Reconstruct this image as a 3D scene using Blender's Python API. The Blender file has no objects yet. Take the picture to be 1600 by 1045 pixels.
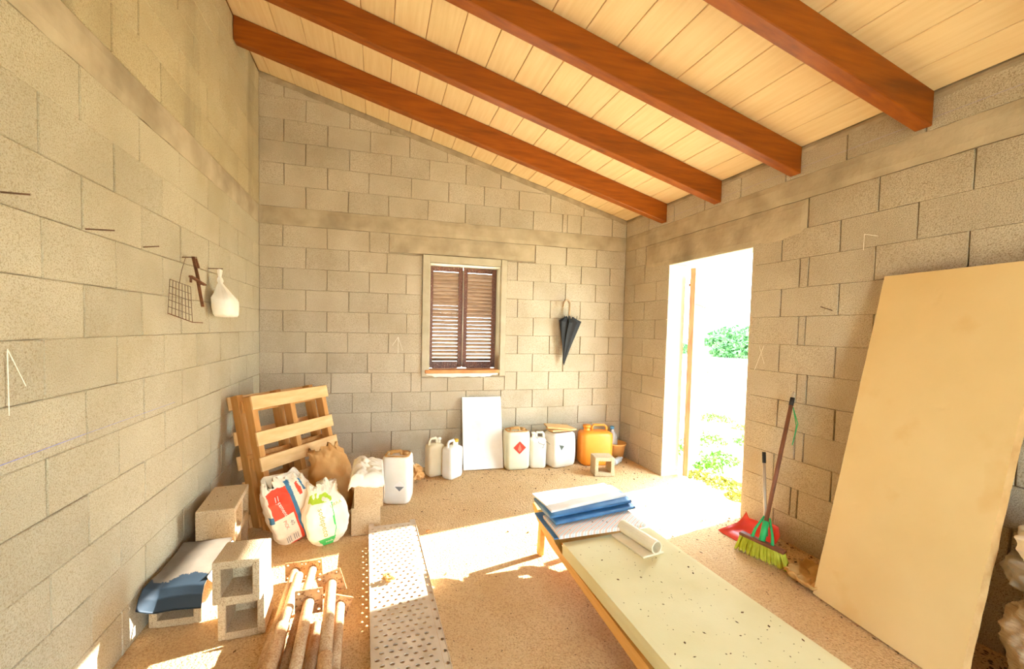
import bpy, bmesh, math, random
from mathutils import Vector, Matrix, noise
from mathutils.bvhtree import BVHTree
random.seed(7)
SC = bpy.context.scene
COL = SC.collection
V = Vector
PI = math.pi

# ------------------------------------------------------------------ camera
F_PX, YAW, PIT, ROL = 646.54, -0.2740, -0.0432, 0.0216
fwd = V((-math.sin(YAW) * math.cos(PIT), math.cos(YAW) * math.cos(PIT), math.sin(PIT)))
r0 = V((math.cos(YAW), math.sin(YAW), 0)); u0 = r0.cross(fwd)
rgt = r0 * math.cos(ROL) + u0 * math.sin(ROL); upv = u0 * math.cos(ROL) - r0 * math.sin(ROL)
cam = bpy.data.cameras.new('camera'); camo = bpy.data.objects.new('camera', cam); COL.objects.link(camo)
camo.matrix_world = Matrix(((rgt.x, upv.x, -fwd.x, 1.0598), (rgt.y, upv.y, -fwd.y, -4.315), (rgt.z, upv.z, -fwd.z, 1.4587), (0, 0, 0, 1)))
cam.sensor_fit = 'HORIZONTAL'; cam.sensor_width = 36.0; cam.lens = 36.0 * F_PX / 1600
cam.shift_x = (800 - 770.32) / 1600; cam.shift_y = (542.32 - 522.5) / 1600
cam.clip_start = 0.02; cam.clip_end = 500
SC.camera = camo

# ------------------------------------------------------------------ sky, sun, exposure
wd = bpy.data.worlds.new('sky'); SC.world = wd; wd.use_nodes = True
bg = wd.node_tree.nodes['Background']; bg.inputs[0].default_value = (0.64, 0.84, 1.0, 1); bg.inputs[1].default_value = 14.5
sun = bpy.data.lights.new('sun', 'SUN'); suno = bpy.data.objects.new('sun', sun); COL.objects.link(suno)
sun.energy = 27; sun.color = (1.0, 0.965, 0.92); sun.angle = math.radians(0.6)
EL = math.radians(25.6)
tow = V((0.981 * math.cos(EL), 0.195 * math.cos(EL), math.sin(EL)))       # towards the sun
suno.rotation_euler = tow.to_track_quat('Z', 'Y').to_euler(); suno.location = (9, 2, 5)
SC.view_settings.view_transform = 'Standard'; SC.view_settings.look = 'None'
SC.view_settings.gamma = 1.0; SC.view_settings.use_curve_mapping = False
SC.view_settings.exposure = 0.66
SC.cycles.max_bounces = 14; SC.cycles.diffuse_bounces = 8; SC.cycles.transparent_max_bounces = 8

# ------------------------------------------------------------------ helpers
def srgb(r, g, b):
    f = lambda c: ((c / 255 + 0.055) / 1.055) ** 2.4 if c > 10 else c / 255 / 12.92
    return (f(r), f(g), f(b), 1)

def mat(name, c1, c2=None, rough=0.8, scale=6.0, detail=6, bump=0.0, bscale=60.0, bdist=0.004, spec=0.3, stretch=None,
        fleck=None, fscale=90.0, famt=0.12, stain=None, sscale=1.3, slo=0.55, shi=0.75, sstretch=None, objrand=0.0, world=True, metal=0.0, trans=0.0, seed=0.0):
    m = bpy.data.materials.new(name); m.use_nodes = True
    nt = m.node_tree; N = nt.nodes; L = nt.links; bs = N['Principled BSDF']
    bs.inputs['Roughness'].default_value = rough; bs.inputs['Specular IOR Level'].default_value = spec
    bs.inputs['Metallic'].default_value = metal
    if trans: bs.inputs['Transmission Weight'].default_value = trans
    if world:
        co = N.new('ShaderNodeNewGeometry').outputs['Position']
    else:
        co = N.new('ShaderNodeTexCoord').outputs['Object']
    mp = N.new('ShaderNodeMapping'); L.new(co, mp.inputs[0]); mp.inputs['Location'].default_value = (seed, seed * 1.7, seed * 0.6)
    if stretch: mp.inputs['Scale'].default_value = stretch
    co = mp.outputs[0]
    nz = N.new('ShaderNodeTexNoise'); nz.inputs['Scale'].default_value = scale; nz.inputs['Detail'].default_value = detail
    L.new(co, nz.inputs['Vector'])
    rp = N.new('ShaderNodeValToRGB'); rp.color_ramp.elements[0].position = 0.3; rp.color_ramp.elements[1].position = 0.7
    rp.color_ramp.elements[0].color = c1; rp.color_ramp.elements[1].color = c2 or c1
    L.new(nz.outputs[0], rp.inputs[0]); col = rp.outputs[0]
    if fleck:
        fz = N.new('ShaderNodeTexNoise'); fz.inputs['Scale'].default_value = fscale; fz.inputs['Detail'].default_value = 2
        L.new(co, fz.inputs['Vector'])
        fr = N.new('ShaderNodeValToRGB'); fr.color_ramp.elements[0].position = 0.36 - famt * 0.4; fr.color_ramp.elements[1].position = 0.36 + famt
        fr.color_ramp.elements[0].color = (1, 1, 1, 1); fr.color_ramp.elements[1].color = (0, 0, 0, 1)
        L.new(fz.outputs[0], fr.inputs[0])
        mx = N.new('ShaderNodeMix'); mx.data_type = 'RGBA'; L.new(fr.outputs[0], mx.inputs[0]); L.new(col, mx.inputs[6]); mx.inputs[7].default_value = fleck
        col = mx.outputs[2]
    if stain:
        sz = N.new('ShaderNodeTexNoise'); sz.inputs['Scale'].default_value = sscale; sz.inputs['Detail'].default_value = 5
        if sstretch:
            m2 = N.new('ShaderNodeMapping'); m2.inputs['Scale'].default_value = sstretch; L.new(co, m2.inputs[0]); L.new(m2.outputs[0], sz.inputs['Vector'])
        else: L.new(co, sz.inputs['Vector'])
        sr = N.new('ShaderNodeValToRGB'); sr.color_ramp.elements[0].position = slo; sr.color_ramp.elements[1].position = shi
        sr.color_ramp.elements[0].color = (0, 0, 0, 1); sr.color_ramp.elements[1].color = (0.75, 0.75, 0.75, 1)
        L.new(sz.outputs[0], sr.inputs[0])
        mx = N.new('ShaderNodeMix'); mx.data_type = 'RGBA'; L.new(sr.outputs[0], mx.inputs[0]); L.new(col, mx.inputs[6]); mx.inputs[7].default_value = stain
        col = mx.outputs[2]
    if objrand:
        oi = N.new('ShaderNodeObjectInfo'); mr = N.new('ShaderNodeMapRange'); L.new(oi.outputs['Random'], mr.inputs[0])
        mr.inputs[3].default_value = 1 - objrand; mr.inputs[4].default_value = 1 + objrand
        hs = N.new('ShaderNodeHueSaturation'); L.new(col, hs.inputs['Color']); L.new(mr.outputs[0], hs.inputs['Value']); col = hs.outputs[0]
    L.new(col, bs.inputs['Base Color'])
    if bump:
        bz = N.new('ShaderNodeTexNoise'); bz.inputs['Scale'].default_value = bscale; bz.inputs['Detail'].default_value = 4
        L.new(co, bz.inputs['Vector'])
        bn = N.new('ShaderNodeBump'); bn.inputs['Strength'].default_value = bump; bn.inputs['Distance'].default_value = bdist
        L.new(bz.outputs[0], bn.inputs['Height']); L.new(bn.outputs[0], bs.inputs['Normal'])
    return m

M = {}
M['block_back'] = mat('block_back', srgb(188, 172, 144), srgb(206, 192, 166), 0.95, 3.0, bump=0.8, bscale=140, bdist=0.004, fleck=srgb(150, 130, 100), fscale=240, famt=0.16, stain=srgb(166, 148, 118), sscale=1.1, objrand=0.06)
M['block_left'] = mat('block_left', srgb(181, 167, 136), srgb(198, 186, 157), 0.95, 2.5, bump=0.9, bscale=130, bdist=0.005, fleck=srgb(160, 142, 108), fscale=230, famt=0.17, stain=srgb(170, 152, 110), sscale=0.9, objrand=0.06, seed=3)
M['block_left_upper'] = mat('block_left_upper', srgb(184, 166, 126), srgb(200, 184, 146), 0.95, 2.5, bump=0.9, bscale=130, bdist=0.005, fleck=srgb(160, 140, 102), fscale=230, famt=0.17, stain=srgb(140, 126, 96), sscale=2.6, sstretch=(1, 1, 0.18), slo=0.52, shi=0.68, objrand=0.06, seed=3)
M['block_right'] = mat('block_right', srgb(186, 170, 142), srgb(204, 190, 162), 0.95, 2.5, bump=0.9, bscale=130, bdist=0.005, fleck=srgb(142, 122, 92), fscale=230, famt=0.17, stain=srgb(160, 140, 110), sscale=1.0, objrand=0.06, seed=8)
M['block_loose'] = mat('block_loose', srgb(194, 170, 132), srgb(210, 188, 152), 0.95, 5, bump=0.9, bscale=150, bdist=0.005, fleck=srgb(158, 130, 94), fscale=200, famt=0.16, objrand=0.04, seed=5)
M['mortar'] = mat('mortar', srgb(150, 134, 108), srgb(184, 166, 136), 0.95, 9, bump=0.8, bscale=60, bdist=0.006)
M['cement'] = mat('cement', srgb(166, 148, 118), srgb(196, 178, 146), 0.9, 5, bump=0.5, bscale=40, bdist=0.006, stain=srgb(132, 116, 90), sscale=2.2, seed=2)
M['plaster'] = mat('plaster', srgb(182, 168, 138), srgb(200, 188, 160), 0.9, 8, bump=0.4, bscale=50, bdist=0.004)
M['white_plaster'] = mat('white_plaster', srgb(226, 216, 198), srgb(240, 234, 220), 0.9, 10, bump=0.6, bscale=60, bdist=0.006)
M['floor'] = mat('floor', srgb(212, 175, 122), srgb(226, 193, 144), 0.95, 2.2, bump=1.0, bscale=85, bdist=0.012, fleck=srgb(186, 142, 94), fscale=130, famt=0.18, stain=srgb(212, 172, 120), sscale=0.9)
M['panel'] = mat('panel', srgb(232, 200, 146), srgb(240, 212, 162), 0.7, 3, stretch=(14, 1.0, 14), bump=0.1, bscale=20, bdist=0.002, objrand=0.02, seed=1)
M['seam'] = mat('seam', srgb(178, 116, 62), srgb(190, 130, 74), 0.8)
M['beam'] = mat('beam', srgb(134, 64, 0), srgb(162, 84, 2), 0.5, 4, stretch=(1.0, 9, 9), bump=0.15, bscale=20, bdist=0.003, spec=0.4, stain=srgb(104, 48, 2), sscale=1.5, objrand=0.05)
M['pine'] = mat('pine', srgb(214, 166, 104), srgb(232, 192, 134), 0.7, 5, stretch=(1, 1, 6), bump=0.2, bscale=30, bdist=0.002, world=False, objrand=0.08)
M['pine_dark'] = mat('pine_dark', srgb(188, 128, 62), srgb(206, 150, 84), 0.7, 5, stretch=(6, 6, 1), bump=0.2, bscale=30, bdist=0.002, world=False, objrand=0.06)
M['rail_wood'] = mat('rail_wood', srgb(226, 168, 84), srgb(238, 186, 106), 0.6, 5, stretch=(8, 1, 8), bump=0.1, bscale=30, bdist=0.002, objrand=0.05)
M['shutter'] = mat('shutter', srgb(88, 48, 28), srgb(118, 66, 40), 0.45, 6, stretch=(6, 6, 1), bump=0.1, bscale=30, bdist=0.002, fleck=srgb(190, 160, 130), fscale=60, famt=0.0, spec=0.5)
M['slat'] = mat('slat', srgb(112, 84, 62), srgb(148, 118, 90), 0.4, 8, stretch=(1, 6, 6), spec=0.5)
M['door_wood'] = mat('door_wood', srgb(150, 100, 64), srgb(186, 130, 84), 0.7, 6, stretch=(8, 8, 1), bump=0.2, bscale=30, bdist=0.002)
M['terracotta'] = mat('terracotta', srgb(206, 140, 84), srgb(224, 164, 106), 0.8, 12, bump=0.3, bscale=80, bdist=0.002)
M['metal_galv'] = mat('metal_galv', srgb(196, 176, 150), srgb(222, 204, 178), 0.55, 14, bump=0.1, bscale=60, bdist=0.001, spec=0.4, stain=srgb(170, 140, 104), sscale=7, metal=0.15)
M['prop_steel'] = mat('prop_steel', srgb(190, 152, 110), srgb(212, 180, 140), 0.6, 14, bump=0.2, bscale=90, bdist=0.001, fleck=srgb(166, 116, 70), fscale=140, famt=0.22, metal=0.1)
M['plate_steel'] = mat('plate_steel', srgb(170, 128, 82), srgb(196, 156, 108), 0.7, 18, bump=0.2, bscale=90, bdist=0.001, fleck=srgb(120, 78, 44), fscale=90, famt=0.1)
M['rust'] = mat('rust', srgb(92, 56, 32), srgb(128, 80, 48), 0.8, 30, bump=0.4, bscale=120, bdist=0.001)
M['wire'] = mat('wire', srgb(96, 74, 52), srgb(120, 92, 66), 0.6, 30)
M['nail'] = mat('nail', srgb(86, 58, 36), srgb(110, 76, 48), 0.6, 30)
M['foam'] = mat('foam', srgb(226, 214, 162), srgb(234, 224, 178), 0.9, 4, bump=0.15, bscale=120, bdist=0.002)
M['foam_edge'] = mat('foam_edge', srgb(196, 164, 76), srgb(206, 176, 90), 0.9, 10, bump=0.2, bscale=120, bdist=0.002)
M['board'] = mat('board', srgb(222, 190, 130), srgb(230, 200, 142), 0.75, 2.2, bump=0.25, bscale=6, bdist=0.01, stain=srgb(212, 164, 90), sscale=3.0, slo=0.6, shi=0.8)
M['board_edge'] = mat('board_edge', srgb(206, 160, 100), srgb(222, 180, 120), 0.9, 20, bump=0.5, bscale=60, bdist=0.004)
M['jug_white'] = mat('jug_white', srgb(232, 226, 208), srgb(244, 240, 228), 0.4, 6, spec=0.45, seed=2)
M['jug_cream'] = mat('jug_cream', srgb(226, 208, 170), srgb(238, 226, 194), 0.45, 6, spec=0.4)
M['jug_green'] = mat('jug_green', srgb(218, 216, 186), srgb(234, 232, 206), 0.4, 6, spec=0.45)
M['jug_orange'] = mat('jug_orange', srgb(232, 138, 34), srgb(238, 154, 52), 0.4, 5, spec=0.45)
M['dirty_top'] = mat('dirty_top', srgb(186, 132, 72), srgb(224, 178, 112), 0.8, 22, bump=0.4, bscale=60, bdist=0.004, stain=srgb(110, 74, 40), sscale=16)
M['bucket'] = mat('bucket', srgb(226, 160, 84), srgb(234, 174, 100), 0.6, 6)
M['cap_blue'] = mat('cap_blue', srgb(96, 158, 206), None, 0.4)
M['cap_yellow'] = mat('cap_yellow', srgb(236, 186, 58), None, 0.5)
M['bottle'] = mat('bottle', srgb(226, 226, 222), None, 0.15, spec=0.5, trans=0.45)
M['red_label'] = mat('red_label', srgb(226, 62, 44), srgb(232, 76, 56), 0.6, 40)
M['white_paint'] = mat('white_paint', srgb(242, 236, 224), srgb(250, 246, 236), 0.7, 5, bump=0.15, bscale=30, bdist=0.003, stain=srgb(230, 216, 192), sscale=4)
M['white_print'] = mat('white_print', srgb(244, 240, 232), None, 0.7)
M['grey_print'] = mat('grey_print', srgb(110, 112, 112), srgb(130, 130, 130), 0.7)
M['dark_print'] = mat('dark_print', srgb(70, 74, 62), srgb(96, 100, 84), 0.7, 40)
M['pink_print'] = mat('pink_print', srgb(236, 130, 104), None, 0.7)
M['olive_print'] = mat('olive_print', srgb(170, 164, 60), None, 0.7)
M['green_print'] = mat('green_print', srgb(70, 190, 96), srgb(84, 202, 108), 0.7)
M['lime_print'] = mat('lime_print', srgb(170, 208, 40), srgb(196, 214, 70), 0.7, 30)
M['sack_white'] = mat('sack_white', srgb(238, 224, 196), srgb(248, 238, 216), 0.75, 8, bump=0.3, bscale=14, bdist=0.01)
M['sack_red'] = mat('sack_red', srgb(230, 74, 48), srgb(236, 92, 62), 0.65, 10, bump=0.3, bscale=14, bdist=0.01)
M['sack_blue'] = mat('sack_blue', srgb(62, 116, 148), srgb(84, 138, 166), 0.65, 10, bump=0.3, bscale=14, bdist=0.01)
M['sack_brown'] = mat('sack_brown', srgb(196, 140, 78), srgb(216, 166, 104), 0.8, 8, bump=0.4, bscale=14, bdist=0.012)
M['sack_grey'] = mat('sack_grey', srgb(176, 152, 120), srgb(196, 174, 142), 0.8, 4, stretch=(3, 3, 16), bump=0.6, bscale=10, bdist=0.02)
M['sack_purple'] = mat('sack_purple', srgb(84, 62, 120), srgb(120, 100, 150), 0.7, 16, bump=0.3, bscale=14, bdist=0.01)
M['sack_dark'] = mat('sack_dark', srgb(120, 108, 92), srgb(160, 146, 124), 0.8, 12, bump=0.4, bscale=14, bdist=0.012)
M['plastic_bag'] = mat('plastic_bag', srgb(242, 230, 206), srgb(250, 242, 224), 0.5, 8, bump=0.5, bscale=22, bdist=0.01, spec=0.5)
M['rubber'] = mat('rubber', srgb(100, 91, 78), srgb(122, 111, 95), 0.75, 4, bump=0.3, bscale=10, bdist=0.01, seed=4)
M['rubber_blue'] = mat('rubber_blue', srgb(30, 42, 52), srgb(42, 55, 64), 0.6, 5, bump=0.2, bscale=12, bdist=0.008)
M['tarp_blue'] = mat('tarp_blue', srgb(50, 100, 148), srgb(84, 136, 182), 0.45, 9, bump=0.3, bscale=16, bdist=0.006, spec=0.5)
M['umbrella'] = mat('umbrella', srgb(30, 29, 28), srgb(44, 43, 41), 0.6, 10)
M['umb_handle'] = mat('umb_handle', srgb(176, 146, 110), srgb(196, 168, 132), 0.35, 8, spec=0.5)
M['black'] = mat('black', srgb(44, 42, 40), None, 0.6)
M['broom_pole'] = mat('broom_pole', srgb(112, 68, 46), srgb(134, 84, 58), 0.5, 10)
M['alu'] = mat('alu', srgb(190, 178, 160), None, 0.4, metal=0.3)
M['green_plastic'] = mat('green_plastic', srgb(40, 166, 92), srgb(56, 182, 106), 0.45, 8)
M['red_plastic'] = mat('red_plastic', srgb(226, 70, 54), srgb(232, 84, 66), 0.4, 8)
M['bristle'] = mat('bristle', srgb(178, 180, 30), srgb(206, 204, 62), 0.6, 30)
M['cloth_tan'] = mat('cloth_tan', srgb(186, 144, 82), srgb(206, 166, 104), 0.9, 12, bump=0.4, bscale=30, bdist=0.01)
M['debris'] = mat('debris', srgb(70, 48, 28), srgb(132, 98, 60), 0.9, 40)
M['chalk'] = mat('chalk', srgb(246, 240, 224), None, 0.9)
M['chalk_blue'] = mat('chalk_blue', srgb(120, 126, 206), srgb(160, 160, 214), 0.9, 12)
M['chalk_violet'] = mat('chalk_violet', srgb(160, 146, 168), srgb(186, 172, 180), 0.9, 12)
M['ground'] = mat('ground', srgb(226, 210, 178), srgb(240, 228, 202), 0.95, 0.6, bump=0.6, bscale=30, bdist=0.02, stain=srgb(190, 196, 120), sscale=0.5, slo=0.55, shi=0.7)
M['leaf'] = mat('leaf', srgb(66, 116, 26), srgb(104, 150, 40), 0.6, 8)
M['leaf_dry'] = mat('leaf_dry', srgb(130, 136, 48), srgb(160, 152, 70), 0.7, 8)
M['bush'] = mat('bush', srgb(58, 98, 48), srgb(86, 124, 66), 0.7, 2)
M['render_out'] = mat('render_out', srgb(200, 186, 160), srgb(212, 200, 174), 0.9, 2)

def stripe_mat(name):
    m = bpy.data.materials.new(name); m.use_nodes = True; nt = m.node_tree; N = nt.nodes; L = nt.links; bs = N['Principled BSDF']
    tc = N.new('ShaderNodeTexCoord'); mp = N.new('ShaderNodeMapping'); mp.inputs['Rotation'].default_value = (0, 0, math.radians(52))
    L.new(tc.outputs['Object'], mp.inputs[0])
    wv = N.new('ShaderNodeTexWave'); wv.inputs['Scale'].default_value = 14; wv.inputs['Distortion'].default_value = 0.4; L.new(mp.outputs[0], wv.inputs[0])
    rp = N.new('ShaderNodeValToRGB'); e = rp.color_ramp.elements
    e[0].position = 0.0; e[0].color = srgb(236, 190, 160); e[1].position = 0.35; e[1].color = srgb(240, 228, 216)
    for p, c in ((0.6, srgb(214, 214, 218)), (0.8, srgb(242, 232, 222)), (1.0, srgb(200, 206, 200))):
        k = e.new(p); k.color = c
    L.new(wv.outputs[0], rp.inputs[0]); L.new(rp.outputs[0], bs.inputs['Base Color']); bs.inputs['Roughness'].default_value = 0.6
    return m
M['stripes'] = stripe_mat('stripes')

def tag(o, label=None, cat=None, group=None, kind=None):
    if label: o['label'] = label
    if cat: o['category'] = cat
    if group: o['group'] = group
    if kind: o['kind'] = kind
    return o

def link(o, parent=None):
    COL.objects.link(o)
    if parent: o.parent = parent
    return o

def empty(name, loc=(0, 0, 0), rz=0.0, **k):
    o = bpy.data.objects.new(name, None); o.location = loc; o.rotation_euler = (0, 0, rz); o.empty_display_size = 0.05
    link(o); return tag(o, **k)

def raw(name, verts, faces, m, parent=None, smooth=False, mats=None, fm=None):
    me = bpy.data.meshes.new(name); me.from_pydata([tuple(v) for v in verts], [], faces)
    for x in (mats or [m]): me.materials.append(M[x])
    if fm:
        for p, i in zip(me.polygons, fm): p.material_index = i
    if smooth: me.polygons.foreach_set('use_smooth', [True] * len(me.polygons))
    me.update()
    return link(bpy.data.objects.new(name, me), parent)

def from_bm(name, bm, m, parent=None, smooth=False):
    me = bpy.data.meshes.new(name); bmesh.ops.recalc_face_normals(bm, faces=bm.faces); bm.to_mesh(me); bm.free(); me.materials.append(M[m])
    if smooth: me.polygons.foreach_set('use_smooth', [True] * len(me.polygons))
    return link(bpy.data.objects.new(name, me), parent)

def bbox(bm, cx, cy, cz, sx, sy, sz, rot=None, bev=0.0):
    r = bmesh.ops.create_cube(bm, size=1.0); vs = r['verts']
    mtx = Matrix.Translation((cx, cy, cz)) @ (rot.to_4x4() if rot else Matrix()) @ Matrix.Diagonal((sx, sy, sz, 1))
    bmesh.ops.transform(bm, matrix=mtx, verts=vs)
    if bev:
        es = list({e for v in vs for e in v.link_edges})
        bmesh.ops.bevel(bm, geom=es, offset=bev, segments=1, affect='EDGES', profile=0.5)

def box(name, c, s, m, parent=None, rot=None, bev=0.003):
    bm = bmesh.new(); bbox(bm, c[0], c[1], c[2], s[0], s[1], s[2], rot, bev); return from_bm(name, bm, m, parent)

def tube_geo(pts, rad, n=8, cap=True):
    pts = [V(p) for p in pts]; rads = rad if isinstance(rad, (list, tuple)) else [rad] * len(pts)
    vs = []; fs = []; prev = None
    for i, p in enumerate(pts):
        t = (pts[min(i + 1, len(pts) - 1)] - pts[max(i - 1, 0)]).normalized()
        if prev is None:
            a = t.orthogonal().normalized()
        else:
            a = (prev - t * prev.dot(t)).normalized()
        prev = a; b = t.cross(a)
        for k in range(n):
            q = 2 * PI * k / n; vs.append(p + (a * math.cos(q) + b * math.sin(q)) * rads[i])
    for i in range(len(pts) - 1):
        for k in range(n):
            fs.append((i * n + k, i * n + (k + 1) % n, (i + 1) * n + (k + 1) % n, (i + 1) * n + k))
    if cap:
        fs.append(tuple(range(n))[::-1]); fs.append(tuple((len(pts) - 1) * n + k for k in range(n)))
    return vs, fs

def tube(name, pts, rad, m, parent=None, n=8, cap=True):
    vs, fs = tube_geo(pts, rad, n, cap); return raw(name, vs, fs, m, parent, smooth=True)

def rrect(w, d, r, n=4):
    out = []; r = min(r, w / 2 - 1e-4, d / 2 - 1e-4)
    for cx, cy, a0 in ((w / 2 - r, d / 2 - r, 0), (-w / 2 + r, d / 2 - r, PI / 2), (-w / 2 + r, -d / 2 + r, PI), (w / 2 - r, -d / 2 + r, 1.5 * PI)):
        for k in range(n + 1):
            a = a0 + PI / 2 * k / n; out.append((cx + r * math.cos(a), cy + r * math.sin(a)))
    return out

def loft(name, rings, m, parent=None, cap0=True, cap1=True, smooth=True):
    n = len(rings[0]); vs = [p for r in rings for p in r]; fs = []
    for i in range(len(rings) - 1):
        for k in range(n):
            fs.append((i * n + k, i * n + (k + 1) % n, (i + 1) * n + (k + 1) % n, (i + 1) * n + k))
    if cap0: fs.append(tuple(range(n))[::-1])
    if cap1: fs.append(tuple((len(rings) - 1) * n + k for k in range(n)))
    return raw(name, vs, fs, m, parent, smooth=smooth)

def prism(name, poly, axis_fn, n0, n1, m, parent=None):
    k = len(poly); vs = [axis_fn(s, z, n0) for s, z in poly] + [axis_fn(s, z, n1) for s, z in poly]
    bm = bmesh.new(); bv = [bm.verts.new(v) for v in vs]
    bm.faces.new(bv[:k]); bm.faces.new(bv[k:][::-1])
    for i in range(k): bm.faces.new((bv[i], bv[i + k], bv[(i + 1) % k + k], bv[(i + 1) % k]))
    return from_bm(name, bm, m, parent)

# ------------------------------------------------------------------ room dimensions
W = 3.87; YF = -5.4; ZB = 2.395; BT = 0.166; ZT = ZB + BT
CZ0, CZ1 = 3.765, 2.758
ceil_z = lambda x: CZ0 + (CZ1 - CZ0) * x / W
SL = math.atan2(CZ0 - CZ1, W)
back = lambda s, z, n: V((s, -n, z))
left = lambda s, z, n: V((n, -s, z))
right = lambda s, z, n: V((W - n, -s, z))

# ---- floor: gently uneven, grainy beaten screed
nx, ny = 60, 84
vs = []; fs = []
for j in range(ny + 1):
    for i in range(nx + 1):
        x = -0.02 + (W + 0.22) * i / nx; y = 0.02 + (YF - 0.02) * j / ny
        vs.append((x, y, -0.004 + 0.004 * noise.noise(V((x * 3, y * 3, 0)))))
for j in range(ny):
    for i in range(nx):
        a = j * (nx + 1) + i; fs.append((a + nx + 1, a + nx + 2, a + 1, a))
flo = tag(raw('floor', vs, fs, 'floor', smooth=True), kind='structure', label='rough sandy floor of the shed', cat='floor')
gr = raw('ground', [(-30, -30, -0.1), (60, -30, -0.1), (60, 60, -0.1), (-30, 60, -0.1)], [(0, 1, 2, 3)], 'ground')
tag(gr, 'pale dry sunlit ground outside the doorway', 'ground', kind='structure')

# ---- wall cores
def wall(name, axis_fn, polys, m, label):
    bm = bmesh.new()
    for poly in polys:
        k = len(poly)
        a = [bm.verts.new(axis_fn(s, z, -0.012)) for s, z in poly]; b = [bm.verts.new(axis_fn(s, z, -0.2)) for s, z in poly]
        bm.faces.new(a); bm.faces.new(b[::-1])
        for i in range(k): bm.faces.new((a[i], b[i], b[(i + 1) % k], a[(i + 1) % k]))
    return tag(from_bm(name, bm, m), kind='structure', label=label, cat='wall')

WX0, WX1, WZ0, WZ1 = 1.58, 2.345, 1.02, 2.13          # window opening
DY0, DY1, DZ = 0.775, 1.735, 2.14                    # doorway on the right wall (s = -y)
wb = wall('wall_back', back, [
    [(-0.2, -0.12), (W + 0.2, -0.12), (W + 0.2, WZ0), (-0.2, WZ0)],
    [(-0.2, WZ0), (WX0, WZ0), (WX0, WZ1), (-0.2, WZ1)], [(WX1, WZ0), (W + 0.2, WZ0), (W + 0.2, WZ1), (WX1, WZ1)],
    [(-0.2, WZ1), (W + 0.2, WZ1), (W + 0.2, ceil_z(W + 0.2) + 0.06), (-0.2, ceil_z(-0.2) + 0.06)]], 'mortar', 'back wall of bare concrete blocks with the shuttered window')
wl = wall('wall_left', left, [[(0.0, -0.12), (-YF, -0.12), (-YF, CZ0 + 0.06), (0.0, CZ0 + 0.06)]], 'mortar', 'tall left wall of bare concrete blocks')
wr = wall('wall_right', right, [
    [(0.0, -0.12), (DY0, -0.12), (DY0, DZ), (0.0, DZ)], [(DY1, -0.12), (-YF, -0.12), (-YF, DZ), (DY1, DZ)],
    [(0.0, DZ), (-YF, DZ), (-YF, CZ1 + 0.03), (0.0, CZ1 + 0.03)]], 'mortar', 'low right wall of bare concrete blocks with the open doorway')
front = lambda s, z, n: V((s, YF + n, z))
wf = wall('wall_front', front, [
    [(-0.2, -0.12), (1.4, -0.12), (1.4, 2.15), (-0.2, 2.15)], [(2.45, -0.12), (W + 0.2, -0.12), (W + 0.2, 2.15), (2.45, 2.15)],
    [(-0.2, 2.15), (W + 0.2, 2.15), (W + 0.2, ceil_z(W + 0.2) + 0.06), (-0.2, ceil_z(-0.2) + 0.06)]], 'render_out', 'wall behind the viewer with the wide entrance')
tag(box('threshold', (W + 0.1, -(DY0 + DY1) / 2, -0.055), (0.2, DY1 - DY0 - 0.01, 0.09), 'floor', bev=0.004), 'worn concrete door step under the doorway', 'door step', kind='structure')

# ---- concrete blocks, each a piece of its wall
def clip_top(poly, zfun):
    out = []
    for i in range(len(poly)):
        a, b = poly[i], poly[(i + 1) % len(poly)]
        da, db = zfun(a[0]) - a[1], zfun(b[0]) - b[1]
        if da >= 0: out.append(a)
        if (da >= 0) != (db >= 0):
            t = da / (da - db); out.append((a[0] + (b[0] - a[0]) * t, a[1] + (b[1] - a[1]) * t))
    return out

def block_face(parent, axis_fn, poly, m):
    area = 0.5 * sum(poly[i][0] * poly[(i + 1) % len(poly)][1] - poly[(i + 1) % len(poly)][0] * poly[i][1] for i in range(len(poly)))
    if abs(area) < 0.0012: return
    cs = sum(p[0] for p in poly) / len(poly); cz = sum(p[1] for p in poly) / len(poly)
    n = len(poly); pr = random.uniform(0.0, 0.0035)
    tx, tz = random.uniform(-0.006, 0.006), random.uniform(-0.008, 0.008)
    def inset(d, p):
        dx, dz = p[0] - cs, p[1] - cz
        return (p[0] - math.copysign(min(d[0], abs(dx) * 0.5), dx), p[1] - math.copysign(min(d[1], abs(dz) * 0.5), dz))
    vs = []
    jit = [(random.uniform(-0.0016, 0.0016), random.uniform(-0.0012, 0.0012)) for _ in poly]
    for ring, (d, nn) in enumerate((((0.0034, 0.0006), -0.03), ((0.0034, 0.0006), -0.0035), ((0.0062, 0.0040), 0.0))):
        for p, j in zip(poly, jit):
            q = inset(d, p); q = (q[0] + j[0], q[1] + j[1])
            vs.append(axis_fn(q[0], q[1], nn if ring == 0 else nn + pr + tx * (q[0] - cs) + tz * (q[1] - cz)))
    c = axis_fn(cs, cz, 0)
    vs = [v - c for v in vs]
    bm = bmesh.new(); bv = [bm.verts.new(v) for v in vs]
    for r in (0, 1):
        for i in range(n): bm.faces.new((bv[r * n + i], bv[r * n + (i + 1) % n], bv[(r + 1) * n + (i + 1) % n], bv[(r + 1) * n + i]))
    bm.faces.new(bv[2 * n:]); bm.faces.new(bv[:n][::-1])
    o = from_bm('concrete_block', bm, m, parent); o.location = c

def course(parent, axis_fn, m, z0, z1, joints, s0, s1, zfun=None):
    js = [s0] + [j for j in joints if s0 + 0.025 < j < s1 - 0.025] + [s1]
    for a, b in zip(js[:-1], js[1:]):
        poly = [(a, z0), (b, z0), (b, z1), (a, z1)]
        if zfun: poly = clip_top(poly, zfun)
        if len(poly) >= 3: block_face(parent, axis_fn, poly, m)

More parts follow.
